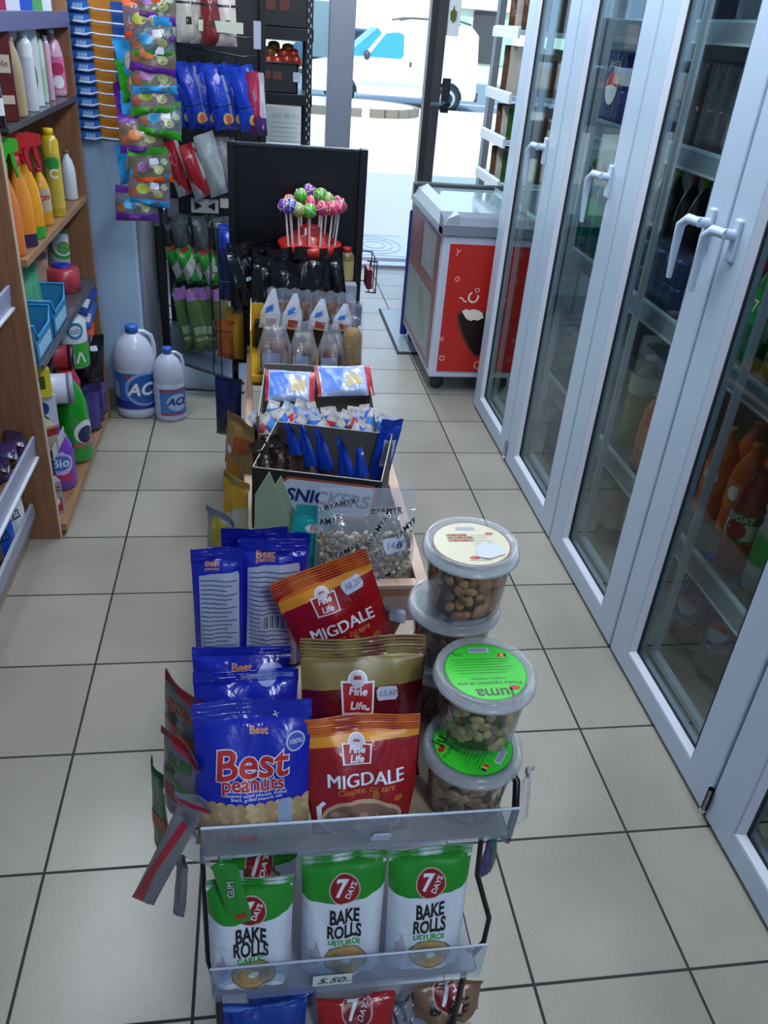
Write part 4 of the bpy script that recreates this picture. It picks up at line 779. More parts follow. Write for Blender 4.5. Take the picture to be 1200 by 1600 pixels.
o, S, w_, h_ = bag_at('almond_bag', 'tilted MIGDALE almond bag with white price sticker at the back', 'snack bag', None, 420, 570, 872, 1.03, .05, REDB, D_mig(), 6, z=.665, lean=0.25, roll=-.37, ws=1.08, vt=.87)
sticker(o, S, w_, h_, .26, .78, '10.20', .11, rot=.15)
def D_back(k): 
    L = [('p', [(-.38, .02), (.42, .02), (.42, .80), (.40, .83), (-.36, .80)], ink('#aab4cc'), 1), ('t', 'Best', (-.1, .885), .16, ink('#c98a78'), 2, {'bold': .04}), ('t', 'peanuts', (-.1, .85), .09, ink('#c98a78'), 2, {'bold': .03})]
    for i in range(22): L.append(('p', rect(-.34, .76-.033*i, .38-.1*((i*7) % 3), .768-.033*i), ink('#4c5470'), 2))
    return L
bag_at('peanut_bag', 'blue peanuts bag turned to its white text side, left of the pair', 'snack bag', None, 303, 375, 855, 1.09, .04, BLUE, D_back(0), 7, z=ZS, lean=0.12, vt=.9, ws=1.15)
L = D_back(1) + [('p', rect(-.16, .34, .36, .46), ink('#b9c2d6'), 3)] + [('p', rect(-.13+.028*i, .355, -.13+.028*i+.006+.006*(i % 3), .45), BLK, 4) for i in range(17)]
bag_at('peanut_bag', 'blue peanuts bag turned to its white text side with a barcode', 'snack bag', None, 372, 480, 842, 1.1, .05, BLUE, L, 8, z=ZS, lean=0.14, vt=.9, roll=.02)
bag_at('peanut_bag', 'dark blue bag standing behind the two text side bags', 'snack bag', None, 345, 450, 826, 1.17, .04, foil('#101c88', .2), [], 9, z=ZS, lean=0.05, vt=.9)
bag_at('peanut_bag', 'blue bag with red and white print behind the tilted almond bag', 'snack bag', None, 425, 485, 834, 1.18, .04, foil('#1426a0', .2), [('c', (.0, .82), .32, ink('#b9c2da'), 1, .12), ('c', (0, .82), .22, ink('#1426a0'), 2, .07), ('p', [(-.3, .55), (.3, .72), (.4, .69), (-.2, .5)], RD, 1)], 10, z=ZS, lean=0.03, vt=.92)
bag_at('almond_bag', 'orange and dark red bag leaning behind the gold topped bag', 'snack bag', None, 560, 640, 935, 1.06, .04, foil('#5d1018'), [('p', [(-.5, .82), (.5, .7), (.5, 1), (-.5, 1)], ink('#b8601c'), 1)], 11, z=ZS, lean=0.1, roll=.35, vt=.9)
o, S, w_, h_ = bag_at('clear_snack_bag', 'small clear crinkled snack bag with white sticker beside the almond cup', 'snack bag', None, 600, 668, 932, 1.05, .05, FILM, [], 12, z=ZS, lean=0.1, roll=.15, vt=.85)
sticker(o, S, w_, h_, -.1, .80, '', .2)
q = MB()
for k in range(14): q.ball((random.Random(k).uniform(-.025, .025), random.Random(k+50).uniform(-.008, .008), .012+.006*k), .009, mat('#7c6a58', .6), 8, 1.2, .9, .8)
q.build('nuts', o)['kind'] = 'stuff'

# cups of nuts
def cup(label, x, y, z, kind, R=.070, h=.108, tone='#7a5238', yaw=0.):
    o = thing('nut_cup', label, 'cup of nuts', (x, y, z), (0, 0, yaw))
    b = MB(); b.lathe([(.052, 0), (.055, .003), (.0625, h-.012), (.0645, h-.010), (.064, h-.002)], CLEAR, n=40); b.build('cup_body', o)
    l = MB(); l.lathe([(.0, h-.002), (.058, h-.002), (.0585, h+.001), (.0605, h+.001), (.062, h+.004), (R-.002, h+.004), (R, h+.001), (R+.001, h-.012), (R-.002, h-.014), (R-.004, h-.006)], LIDP, n=48)
    l.lathe([(R-.001, h-.008), (R+.002, h-.010), (R+.002, h-.013), (R-.002, h-.013)], LIDP, n=48); l.build('lid', o)
    rnd = random.Random(int(x*1000)+int(z*777)); n_ = MB()
    n_.lathe([(0, .004), (.048, .004), (.056, h-.016), (0, h-.016)], mat('#3a2418', .8), n=20)
    ms = [mat(c, .4, 0, 0, 60, .5, .2) for c in {'almond': ('#8c5a38', '#a06a40', '#74482e', '#b07c4c'), 'mix': ('#9c7e62', '#b4946c', '#765a4a', '#c8aa7e'), 'dark': ('#4f362c', '#5e4436', '#3f2c26', '#6c523e')}[kind]]
    for k in range(150):
        a = rnd.uniform(0, 2*pi); zz = rnd.uniform(.010, h-.018); rr = .0485+.0095*zz/h
        q = Matrix.Rotation(a, 3, 'Z') @ Matrix.Rotation(rnd.uniform(0, 3.1), 3, 'X') @ Matrix.Rotation(rnd.uniform(-.4, .4), 3, 'Y')
        n_.ball((rr*cos(a), rr*sin(a), zz), .0085, ms[k % 4], 8, .55, 1.25, .85, q)
    for k in range(40):
        a = rnd.uniform(0, 2*pi); rr = rnd.uniform(0, .045); n_.ball((rr*cos(a), rr*sin(a), h-.016), .0085, ms[k % 4], 8, 1.2, .8, .5, Matrix.Rotation(rnd.uniform(0, 3), 3, 'Z'))
    n_.build('nuts', o)['kind'] = 'stuff'
    d = MB(); zt = h-.0005
    S = lambda u, v, e: Vector((u, v, zt+e))
    L = {'almond': [('c', (0, 0), .40, ink('#7d4c44'), 0), ('c', (0, 0), .385, ink('#c6c2aa'), 1), ('p', rect(-.11, .24, .09, .30), ink('#8d95ac'), 2), ('c', (.22, .17), .045, ink('#a84c2c'), 2, .025), ('c', (-.03, -.26), .05, RD, 2, .025), ('t', 'umbrella', (.02, -.30), .06, ink('#7a766a'), 2)] +
            [('c', (-.2+.05*(k % 5), .05+.05*(k//5)), .035, ink(['#9c5c34', '#7a4024'][k % 2]), 2+.1*k, .02) for k in range(14)] + [('p', rect(.02, .14-.035*i, .24-.03*(i % 3), .145-.035*i), ink('#8a8676'), 2) for i in range(6)],
         'mix': [('c', (0, 0), .40, ink('#1f8a2c'), 0), ('c', (0, 0), .385, ink('#35c832'), 1), ('p', rect(-.1, .26, .1, .33), ink('#b9c8d8'), 2), ('t', 'luma', (.02, -.30), .19, ink('#1c4a20'), 2, {'rot': pi, 'bold': .02}), ('t', 'Produs ingredient de soia', (0, -.17), .06, ink('#1c4a20'), 2, {'rot': pi, 'bold': .01}), ('t', 'made in romania', (0, -.11), .05, ink('#1c4a20'), 2, {'rot': pi}), ('c', (.22, -.24), .055, RD, 2, .03), ('t', '150g', (-.22, .24), .06, ink('#1c4a20'), 2, {'rot': pi}),
                 ('p', rect(.17, .19, .2, .24), ink('#c8202c'), 2), ('p', rect(.20, .19, .23, .24), ink('#d8b020'), 2), ('p', rect(.23, .19, .26, .24), ink('#1c2a6a'), 2)] + [('p', rect(-.30+.03*(i % 2), .16-.038*i, .28-.04*(i % 3), .168-.038*i), ink('#2c7a30'), 2) for i in range(6)] + [('p', rect(-.09+.02*i, .27, -.082+.02*i, .32), BLK, 3) for i in range(9)]}.get(kind, [])
    for s_ in L: decal(d, s_, S, 2*R*1.03, 2*R*1.03, eps=.00025)
    if L: d.build('lid_label', o)
    return o
XS, YS = .308, .816; h_ = .110
cup('lower green lidded cup of mixed nuts, under its twin', XS-.008, YS-.028, .646, 'mix', yaw=-2.2)
cup('upper green lidded cup of mixed nuts, on top of its twin', XS, YS-.004, .646+h_+.006, 'mix')
XA, YA = .306, .955
cup('bottom nut cup of the three stacked beside the almond bags', XA-.012, YA+.03, .646, 'dark')
cup('middle nut cup of the three stacked beside the almond bags', XA-.008, YA+.015, .646+h_+.006, 'dark')
o = cup('top almond cup with cream paper label and white sticker on its lid', XA, YA, .646+2*h_+.012, 'almond')
q = MB(); S = lambda u, v, e: Vector((u, v, .108+e)); decal(q, ('p', [(.0, -.26), (.12, -.3), (.30, -.22), (.27, -.05), (.12, -.0), (.03, -.08)], ink('#b9c2da'), 5), S, .14, .14, eps=.00025); q.build('price_sticker', o)

# ------------------------------------------------------------ bake rolls on the middle shelf
ZB = .290
def bake(label, l, r, t, y, fl, seed, lean=.12, **kw): return bag_at('bake_rolls_bag', label, 'snack bag', 'bake rolls bags', l, r, t, y, .07, WB, D_bake(fl, kw.pop('dy', 0)), seed, z=ZB, lean=lean, vt=.93, wrk=.6, pu=6, **kw)
bake('green and white GARLIC bake rolls bag at the left of the shelf', 322, 460, 1371, .745, 'GARLIC', 21, lean=.16)
bake('green and white USTUROI bake rolls bag in the middle, above the price card', 472, 606, 1331, .75, 'USTUROI', 22, lean=.16)
bake('green and white USTUROI bake rolls bag at the right of the shelf', 610, 738, 1322, .75, 'USTUROI', 23, lean=.16)
bag_at('bake_rolls_bag', 'bake rolls bag mostly hidden behind the GARLIC one', 'snack bag', None, 345, 465, 1335, 0.92, .07, WB, D_bake('GARLIC', .08), 24, z=ZB, lean=0.15, vt=.93)
o, S, w_, h_ = bag_at('candy_bag', 'slim green gum packet hanging over the left bake rolls bag', 'candy', None, 328, 368, 1345, 0.75, .008, foil('#1d8a2c'), [('t', 'GUM', (0, .6), .4, BLK, 2, {'rot': 1.4, 'bold': .05}), ('t', 'GUM', (0, .6), .4, WHT, 3, {'rot': 1.4}), ('c', (.1, .18), .25, RD, 2, .14)], 25, z=.43, lean=0.12, roll=-.2, vt=.95)
# bottom shelf
ZC = .037
bag_at('snack_bag', 'blue shiny bag on the bottom shelf at the left', 'snack bag', None, 348, 480, 1566, 0.77, .06, foil('#123a9c', .2), [('p', [(-.5, .88), (.5, .96), (.5, 1), (-.5, .94)], ink('#4a78c8'), 1)], 31, z=ZC, lean=0.2, vt=.93)
bag_at('snack_bag', 'second blue bag on the bottom shelf behind the first', 'snack bag', None, 385, 495, 1560, 0.85, .06, foil('#1c4ab0', .2), [], 37, z=ZC, lean=0.2, vt=.93)
bag_at('bake_rolls_bag', 'red bake rolls bag in the middle of the bottom shelf', 'snack bag', None, 497, 617, 1556, 0.77, .06, foil('#a81820', .2), [('c', (0, .80), .2, ink('#c9a9a8'), 2), ('c', (0, .80), .18, ink('#7d1218'), 3), ('t', '7', (-.055, .805), .3, WHT, 5, {'bold': .03}), ('t', 'DAYS', (.08, .79), .1, WHT, 5, {'rot': 1.15})], 32, z=ZC, lean=0.22, vt=.93)
bag_at('bake_rolls_bag', 'brown bake rolls bag at the right of the bottom shelf', 'snack bag', None, 648, 752, 1535, 0.79, .06, foil('#80604a', .3), [('c', (0, .78), .24, ink('#c9a9a8'), 2), ('c', (0, .78), .21, ink('#7d1218'), 3), ('t', '7', (-.06, .785), .32, WHT, 5, {'bold': .03}), ('t', 'DAYS', (.09, .77), .11, WHT, 5, {'rot': 1.15}), ('t', 'BAKE', (0, .5), .25, BLK, 2, {'bold': .03})], 33, z=ZC, lean=0.22, vt=.93)
bag_at('snack_bag', 'crumpled silver bag between the red and brown bags', 'snack bag', None, 612, 652, 1562, 0.8, .05, foil('#7d8494', .2), [], 34, z=ZC, lean=0.1, vt=.9, wrk=3)
bag_at('snack_bag', 'dark red bag behind the red bake rolls bag', 'snack bag', None, 490, 600, 1545, 0.9, .05, foil('#5a1218', .2), [('t', 'E', (.1, .9), .3, WHT, 2)], 35, z=ZC, lean=0.1, vt=.95)

# ------------------------------------------------------------ bags hanging at the left side of the wire rack
def hang(label, px, pt, y, w, h, m, yaw, decs=(), roll=0., lean=0., seed=0, t=.02, name='candy_bag', cat='candy', grp=None, **kw):
    a = at_y(px, pt, y); o, S = pouch(name, w, h, t, m, Vector((a.x-sin(roll)*h, y, a.z-h*cos(roll))), yaw=yaw, lean=lean, roll=roll, decals=decs, seed=seed, vt=.92, **kw); tag(o, label, cat, grp); return o, S
def D_gum(c1, w1, c2, w2): return [('p', rect(-.5, .90, .5, 1), RD, 1), ('p', rect(-.5, .0, .5, .05), RD, 1), ('p', rect(-.5, .50, .5, .56), ink(c1), 1), ('t', w1, (0, .76), .3, ink(c1), 2, {'rot': .3, 'bold': .04}), ('t', w2, (0, .40), .3, ink(c2), 2, {'rot': .3, 'bold': .04}), ('c', (-.2, .62), .12, BLK, 2), ('c', (.15, .2), .2, BLK, 2, .1), ('p', [(-.3, .3), (.3, .36), (.35, .33), (-.28, .26)], RD, 2)]
DKP = foil('#6a6670', .22)
hang('red edged grey gum bag with COLA print, hanging left of the wire rack', 300, 1062, .93, .10, .20, DKP, -.9, D_gum('#c8501c', 'COLA', '#3c8a2c', 'GUM'), .12, seed=41)
hang('grey gum bag with green print hanging in the middle of the left side', 292, 1150, .82, .085, .17, DKP, -.9, D_gum('#2c7a2c', 'GUM', '#b03038', 'JELLY'), .10, seed=42)
hang('long red striped grey bag swinging out lowest on the left side', 300, 1250, .76, .035, .225, foil('#77747e', .22), -.3, [('p', [(-.5, 0), (.0, 0), (-.1, .4), (.2, .9), (-.1, .92), (-.4, .4)], ink('#a82434'), 1)], .36, seed=43)
hang('crinkled clear bag with crimson seam hanging low at the left front corner', 305, 1240, .765, .055, .14, FILM2, -.5, [('p', rect(-.5, .85, .5, .9), ink('#b0204a'), 1), ('p', rect(-.5, .6, .5, .64), ink('#b0204a'), 1)], .06, seed=44)
hang('thin grey strip of packaging dangling below the left side bags', 290, 1330, .77, .02, .15, foil('#6c6a78'), -.6, [], .12, seed=45)
hang('green foil bag edge peeking out behind the left side bags', 262, 1180, .90, .05, .24, foil('#1f6a2a'), -1.1, [('p', rect(-.5, .4, .5, .55), ink('#b8481c'), 1), ('p', rect(-.5, .1, .5, .2), ink('#a8242c'), 1)], .1, seed=46)
hang('violet and green bag hanging at the lower right side of the rack', 768, 1312, .84, .05, .08, foil('#3c2f6c'), .8, [('p', rect(-.1, 0, .5, 1), ink('#2c5a54'), 1)], 0, seed=47)
hang('clear plastic strip hanging from the right side hook', 822, 1195, .82, .02, .13, FILM, .9, [], -.08, seed=48)

# ------------------------------------------------------------ wooden counter with boxed sweets
wc = thing('wooden_counter', 'wooden display counter with raised pale rim holding boxes of sweets', 'counter', (0, 0, 0))
XL, XR, YA_, YB_ = -.035, .385, 1.475, 3.03; ZR = .525
def cb_(n, a, b, m): q = MB(); q.box(a, b, m, .0015); return q.build(n, wc)
cb_('side_panel', (XL, YA_, 0), (XL+.018, YB_, ZR-.005), WOOD); cb_('side_panel', (XR-.018, YA_, 0), (XR, YB_, ZR-.005), WOOD); cb_('front_panel', (XL, YA_, 0), (XR, YA_+.018, ZR-.005), WOOD)
cb_('rim', (XR-.026, YA_, ZR-.005), (XR+.002, YB_, ZR+.006), PALEW); cb_('rim', (XL-.002, YA_, ZR-.005), (XL+.02, YB_, ZR+.006), PALEW); cb_('rim', (XL+.02, YA_-.004, ZR-.005), (XR-.026, YA_+.024, ZR+.006), PALEW)
cb_('tray_floor', (XL+.018, YA_+.018, .43), (XR-.018, 2.5, .44), mat('#15151a', .6)); cb_('upper_shelf', (XL+.018, 2.5, .585), (XR-.018, YB_, .60), WOODH); cb_('riser', (XL+.03, 2.80, .60), (XR-.03, YB_, .70), mat('#1a1c22', .6))

def open_box(name, label, a, b, z0, z1, yaw, outc, inc, hs=None, marks=(), edge='#a8a49c', tilt=0.):
    """walls of card; a=(w,d) size, b=centre"""
    w, d = a; o = thing(name, label, 'carton', (b[0], b[1], z0), (tilt, 0, yaw)); th = .003; H = z1-z0
    hs = hs or (H, H, H, H)   # front, back, left, right
    O, I, E = mat(outc, .5), mat(inc, .8), mat(edge, .8); q = MB()
    q.box((-w/2, -d/2, 0), (w/2, d/2, th), I)
    for (x0, y0, x1, y1, h) in ((-w/2, -d/2, w/2, -d/2+th, hs[0]), (-w/2, d/2-th, w/2, d/2, hs[1]), (-w/2, -d/2, -w/2+th, d/2, hs[2]), (w/2-th, -d/2, w/2, d/2, hs[3])):
        q.box((x0, y0, 0), (x1, y1, h), I); ox = .0006
        q.box((x0+.0004, y0+.0004, h), (x1-.0004, y1-.0004, h+.0012), E)
    q.box((-w/2, -d/2-.0008, 0), (w/2, -d/2-.0002, hs[0]), O); q.box((-w/2-.0008, -d/2, 0), (-w/2-.0002, d/2, hs[2]), O); q.box((w/2+.0002, -d/2, 0), (w/2+.0008, d/2, hs[3]), O)
    S = lambda x, z, e: Vector((x, -d/2-.0008-e, z))
    for m_ in marks: decal(q, m_, S, w, H)
    q.build('walls', o); return o
SN = [('p', [(-.33, .44), (-.29, .82), (-.22, .93), (.44, .93), (.47, .86), (.44, .42), (.38, .34), (-.27, .34)], ink('#b24a34'), 1), ('p', [(-.305, .46), (-.27, .80), (-.21, .89), (.42, .89), (.445, .84), (.42, .45), (.37, .39), (-.25, .39)], ink('#c3cbe0'), 2), ('t', 'SNICKERS', (.085, .63), .155, ink('#1c2f78'), 3, {'bold': .035, 'shear': .2, 'sx': .95})]
YW = -.24
sb = open_box('snickers_box', 'open black SNICKERS display carton with torn white edges', (.315, .27), (.172, 1.845), .515, .685, YW, '#17151a', '#55534e', marks=SN, tilt=.0)
open_box('chocolate_box', 'open grey cardboard carton full of white wrapped bars behind the black carton', (.335, .37), (.180, 2.285), .50, .655, -.06, '#6c6a66', '#696761', hs=(.10, .17, .155, .15))
open_box('bread_box', 'bright yellow carton marked 24 holding wrapped rolls', (.34, .34), (.150, 2.665), .601, .76, .0, '#c9a012', '#c09a18', hs=(.02, .155, .17, .03))
q = MB(); S = lambda x, z, e: Vector((x, -e, z)); decal(q, ('t', '24', (0, 0), .03, ink('#5a4a20'), 1), S, 1, 1); ch = q.build('printed_number'); ch.parent = bpy.data.objects['bread_box']; ch.rotation_euler = (0, 0, -pi/2); ch.location = (-.172, -.12, .02)
# contents of the black carton
def bar(label, cx, cy, z, w, h, m, yaw, lean, roll, seed, decs=(), grp=None, t=.02, tw=1., wk=1.6, name='chocolate_bar', cat='chocolate bar'):
    o, S = pouch(name, w, h, t, m, Vector((cx, cy, z)), yaw=yaw, lean=lean, roll=roll, seed=seed, fine=False, decals=decs, vt=.9, wrk=wk, topw=tw); tag(o, label, cat, grp); return o
DB = foil('#33241f', .22); BB = foil('#123fae', .2)
for k in range(8):
    px, py = [(422, 700), (440, 690), (452, 705), (430, 722), (448, 728), (470, 722), (415, 712), (462, 735)][k]; p = at_z(px, py, .69)
    bar('dark brown chocolate wrapper, %s from the left in the black carton' % ordn(k), p.x, p.y+.02, .585, .05, .11, DB, -.3+.15*k, .1, -.35+.05*k, 200+k, [('p', rect(-.1, .2, .1, .8), ink('#7d7a80'), 1)], 'dark bars in the black carton')
for k in range(5):
    px, py = [(465, 680), (487, 685), (513, 690), (548, 705), (575, 720)][k]; p = at_z(px, py, .70)
    bar('bright blue chocolate wrapper, %s from the left in the black carton' % ordn(k), p.x+.005, p.y, .575, .055, .15, BB, -.7, .1, -.33, 215+k, [('p', rect(-.5, 0, .5, .28), ink('#2c2024'), 1)], 'blue bars in the black carton', tw=.3)
for k in range(4):
    p = at_z([500, 530, 555, 590][k], [735, 745, 752, 750][k], .67); bar('silver and brown wrapper end, %s from the left at the front of the black carton' % ordn(k), p.x, p.y+.02, .57, .05, .10, foil('#4a3a3a', .15), .6, .15, -.2, 225+k, [], 'silver brown bars', tw=.5)
p = at_y(607, 658, 1.93); o, S = pouch('chocolate_pack', .075, .20, .025, foil('#0f3cb0', .2), Vector((p.x-.022, 1.93, p.z-.20)), yaw=.5, roll=.22, decals=[('p', rect(-.25, .35, .3, .72), ink('#aab4d0'), 1)]+[('p', rect(-.18+.05*i, .38, -.16+.05*i, .68), ink('#2c3460'), 2) for i in range(8)], seed=230, vt=.9); tag(o, 'blue chocolate pack with barcode sticking up at the right of the black carton', 'chocolate pack')
# white bars in the grey carton
WBAR = foil('#a9acb8', .25); rnd = random.Random(5); n = 0
kcol = ['#b4b2b4', '#9aa6c0', '#a8a4a0', '#b8b4b4']
for r_ in range(4):
    for i in range(10):
        px = 418+i*19+r_*4; py = 638+r_*13+2*(i % 2)+i*1.8; z = .635; p = at_z(px, py, z)
        if n < 40:
            L = [('p', rect(-.5, .0, .5, .22), ink(['#a82430', '#2a5fb0', '#b8b0a8', '#5a8ad0'][(i+r_) % 4]), 1), ('p', [(-.5, .42), (.5, .55), (.5, .80), (-.5, .66)], ink(['#2a62c0', '#2a62c0', '#a83038', '#3c78c8'][(i*2+r_) % 4]), 1)]
            bar('small white wrapped bar, %s from left, %s row in the grey carton' % (ordn(i), ['back', 'second', 'third', 'front'][r_]), min(p.x, .335), min(max(p.y, 2.13), 2.44), .565+.008*(i % 3), .036, .09, foil(kcol[(i+r_) % 4], .25), rnd.uniform(-.8, .8), .5, rnd.uniform(-.7, .7), 240+n, L, 'white bars in the grey carton', .020, wk=.3); n += 1
for k, (l, r, t, b, y) in enumerate(((412, 492, 600, 640, 2.36), (492, 584, 586, 632, 2.40))):
    a = at_y(l, b, y); c2 = at_y(r, t, y); w_ = c2.x-a.x
    o, S = pouch('chocolate_multipack', w_, .125, .035, foil('#8d9cc4', .18), Vector(((a.x+c2.x)/2, 2.30+.02*k,   .618+.012*k)), lean=1.12, roll=.05-.1*k, decals=[('p', rect(.38, 0, .5, 1), ink('#9a2430'), 1), ('p', rect(-.5, 0, -.44, 1), ink('#9a2430'), 1), ('p', [(-.42, .1), (-.1, .1), (.0, .9), (-.42, .9)], ink('#3c6cc0'), 1), ('p', [(.0, .2), (.3, .3), (.3, .6), (.05, .7)], ink('#a89a70'), 1)], seed=270+k, vt=.97, crimp=False)
    tag(o, 'large blue silver multipack with red ends, %s one on the white bars' % ('left', 'right')[k], 'chocolate pack', 'multipacks in the grey carton')
# wrapped rolls in the yellow carton
BRD = mat('#4f342a', .7, 0, .4, 60)
for k in range(3):
    l, r, pt, pb = ((402, 456, 488, 570), (450, 497, 500, 568), (493, 542, 505, 568))[k]; y = 2.57; a = at_y(l, pb, y); b_ = at_y(r, pb, y); w_ = b_.x-a.x; hgt = at_y(l, pt, y).z-.607
    o, S = pouch('wrapped_roll', w_*1.05, hgt, .11, FILM3, Vector(((a.x+b_.x)/2, y, .607)), seed=300+k, wrk=1.8, vt=.80, yaw=.1, topw=.35, crimp=False)
    tag(o, 'clear wrapped chocolate roll, %s from the left in the front row of the yellow carton' % ordn(k), 'wrapped bread', 'clear wrapped rolls, front row')
    q = MB(); q.lathe([(0, .004), (w_*.36, .004), (w_*.42, .02), (w_*.42, hgt*.42), (w_*.34, hgt*.54), (0, hgt*.56)], BRD, n=24, sy=.9); q.build('chocolate_roll', o)
    q = MB(); S2_ = lambda x, z, e: Vector((x-.01, -w_*.44-e, z)); decal(q, ('p', rect(-.32, .1, .2, .42), ink('#8b93b4'), 1), S2_, w_, hgt); q.build('label', o)
a = at_y(553, 490, 2.58); o, S = pouch('wrapped_breadstick', .072, a.z-.607+.04, .07, FILM, Vector((a.x, 2.58, .607)), seed=310, wrk=1.5, vt=.8, topw=.8); tag(o, 'tall clear wrapped golden bread at the right end of the rolls', 'wrapped bread')
q = MB(); q.lathe([(0, 0), (.028, 0), (.031, .01), (.031, .13), (.022, .15), (0, .155)], mat('#8a6a38', .7, 0, .5, 50), n=18); q.build('golden_bread', o)
for k in range(4):
    px = [420, 455, 498, 535][k]; a = at_y(px, 450+8*k, 2.73); w_ = .07
    o, S = pouch('sachet', w_, a.z-.70, .03, foil('#b4bccc', .3), Vector((a.x, 2.73, .70)), seed=320+k, topw=.2, fine=False, decals=[('p', [(-.3, .40), (.1, .5), (.1, .66), (-.3, .55)], ink('#2a6ac0'), 1), ('p', rect(-.2, .1, .3, .3), ink('#8a3a2c'), 1)], roll=.12, vt=.97, crimp=False); tag(o, 'white pointed sachet with a blue mark, %s from the left behind the wrapped rolls' % ordn(k), 'sachet', 'white pointed sachets')
for k in range(6):
    a = at_y(430+k*22, 462+1.5*k, 2.80); o, S = pouch('wrapped_roll', .075, a.z-.70+.03, .06, FILM3, Vector((a.x, 2.775, .705)), seed=330+k, wrk=2, fine=False, vt=.7, topw=.6); tag(o, 'small clear wrapped brown roll, %s from the left behind the white sachets' % ordn(k), 'wrapped bread', 'clear wrapped rolls, back row')
    q = MB(); q.lathe([(0, .0), (.024, 0), (.028, .02), (.024, .075), (0, .085)], BRD, n=14); q.build('chocolate_roll', o)
carton('purple_tray', 'purple cardboard tray edge under the wrapped rolls', 'carton', Vector((.27, 2.80, .70)), .19, .03, .07, mat('#231a58', .5))
# black packs on the riser
for k in range(9):
    px, pt, y, rl = [(388, 378, 2.92, -.1), (408, 378, 2.96, .1), (428, 384, 2.90, -.1), (412, 400, 2.86, .1), (455, 388, 2.85, -.12), (478, 386, 2.84, .05), (500, 388, 2.85, -.1), (524, 388, 2.86, -.12), (440, 408, 2.83, .1)][k]
    a = at_y(px, pt, y); o, S = pouch('black_sweet_bag', .115, a.z-.70, .045, foil('#0d0f14', .2), Vector((a.x, y, .70)), seed=350+k, wrk=2.2, roll=rl, yaw=.2-.05*k, fine=True, vt=.82, topw=.9)
    tag(o, 'shiny black foil sweet bag, %s in the group before the black panel' % ordn(k), 'sweet bag', 'black foil sweet bags')
    if k == 0: sticker(o, S, .085, a.z-.7, .1, .5, '')
carton('grey_box', 'small grey box at the right end of the black sweet bags', 'box', Vector((at_y(547, 455, 2.93).x, 2.93, .70)), .042, .05, .11, mat('#8e98ac', .5))
o = bottle('small glass jar with red lid beside the lollipop tin', 'jar', Vector((at_y(546, 405, 2.98).x-.01, 2.985, .70)), .225, .028, mat('#6b5c3a', .3), '#a81c20', '#a89a68', (.5, .8), 'tube', name='small_jar')
# lollipop display
lx = at_y(484, 375, 2.955); LX, LY = lx.x, 2.945
ld = thing('lollipop_stand', 'round tin stand with red tiers full of lollipops before the black panel', 'display', (LX, LY, .70))
RT = mat('#b3221c', .3, 0, 0, 60, .5, .3)
q = MB(); q.lathe([(0, 0), (.098, 0), (.10, .004), (.10, .215)], mat('#9c8c30', .35), n=32); q.build('tin_body', ld)
q = MB(); q.lathe([(.100, .215), (.110, .217), (.112, .245), (.104, .25), (.068, .25), (.068, .275), (.04, .277), (.04, .30), (.02, .302), (0, .302)], RT, n=36); q.build('tiers', ld)
cols = ['#7a2a9c', '#3c9a2c', '#b8245c', '#2438a8', '#c82c58', '#3f9c28', '#6a3cb0', '#a82a6c', '#8a9c5c']
cnm = ['purple', 'green', 'crimson', 'blue', 'pink red', 'leaf green', 'violet', 'magenta', 'olive']
LP = [(446, 322, 6, 0), (452, 316, 2, 1), (454, 322, 3, 0), (466, 328, 8, 0), (470, 306, 1, 1), (484, 330, 5, 0), (483, 299, 0, 2), (485, 317, 4, 1), (501, 306, 1, 1), (504, 326, 2, 0), (512, 312, 8, 1), (520, 326, 4, 0), (528, 318, 7, 1), (531, 323, 2, 0), (503, 316, 7, 1)]
for k, (px, py, ci, lv) in enumerate(LP):
    yy = LY+(-.075, -.01, .03)[lv]+(.02 if abs(px-484) > 38 else 0); hp = at_y(px, py, yy); bx = LX+(hp.x-LX)*.86; zb_ = .70+(.245, .272, .30)[lv]
    o = thing('lollipop', 'round wrapped lollipop, %s, %s from the left in the cluster' % (cnm[ci], ordn(k)), 'lollipop', (bx, yy, zb_), (0, 0, 0), 'lollipops on the stand')
    tip = hp-Vector((bx, yy, zb_))
    s = MB(); s.tube([(0, 0, -.01), tip], .0034, mat('#c9c6c8', .4), 8); s.build('stick', o)
    R0 = .0245; h = MB(); c1 = mat(cols[ci], .2, 0, .3, 60, .5, .4); h.ball(tip, R0, c1, 18, 1, 1, .97)
    for j in range(4):
        tl = Matrix.Rotation(.5+j*.8, 3, 'X') @ Matrix.Rotation(k+j*1.3, 3, 'Y'); h.tube([tip+tl @ Vector((R0*cos(t_/10*pi), R0*sin(t_/10*pi), 0)) for t_ in range(14)], .0016, mat(['#c0b0cc', '#b8c878', '#c890a8', '#98c070'][(k+j) % 4], .4), 5)
    h.build('candy_head', o)
# black panel stand
bp = thing('black_panel_stand', 'black metal display stand with tall plain back panel in the middle', 'stand', (0, 0, 0))
zp = .0
q = MB(); q.box((-.085, 3.055, .45), (.375, 3.07, 1.238), BLACK); q.build('back_panel', bp)
q = MB(); q.box((-.095, 3.04, 0), (-.07, 3.08, 1.245), BLKM, .003); q.build('post', bp)
q = MB(); q.box((.360, 3.04, 0), (.388, 3.08, 1.245), BLKM, .003); q.build('post', bp)
q = MB(); q.box((-.07, 3.05, 1.232), (.360, 3.075, 1.243), mat('#2a2f38', .3), .002); q.build('top_rail', bp)
q = MB(); q.box((-.09, 2.97, 0), (-.07, 3.04, .45), BLKM, .003); q.build('leg', bp)
q = MB(); 
for z in (.79, .9): q.tube([(.388, 3.05, z), (.425, 3.05, z-.003), (.425, 2.90, z-.003), (.388, 2.90, z)], .0025, WR)
for x, y in ((.425, 3.05), (.425, 2.9), (.40, 2.9), (.425, 2.97)): q.tube([(x, y, .79), (x, y, .90)], .002, WR)
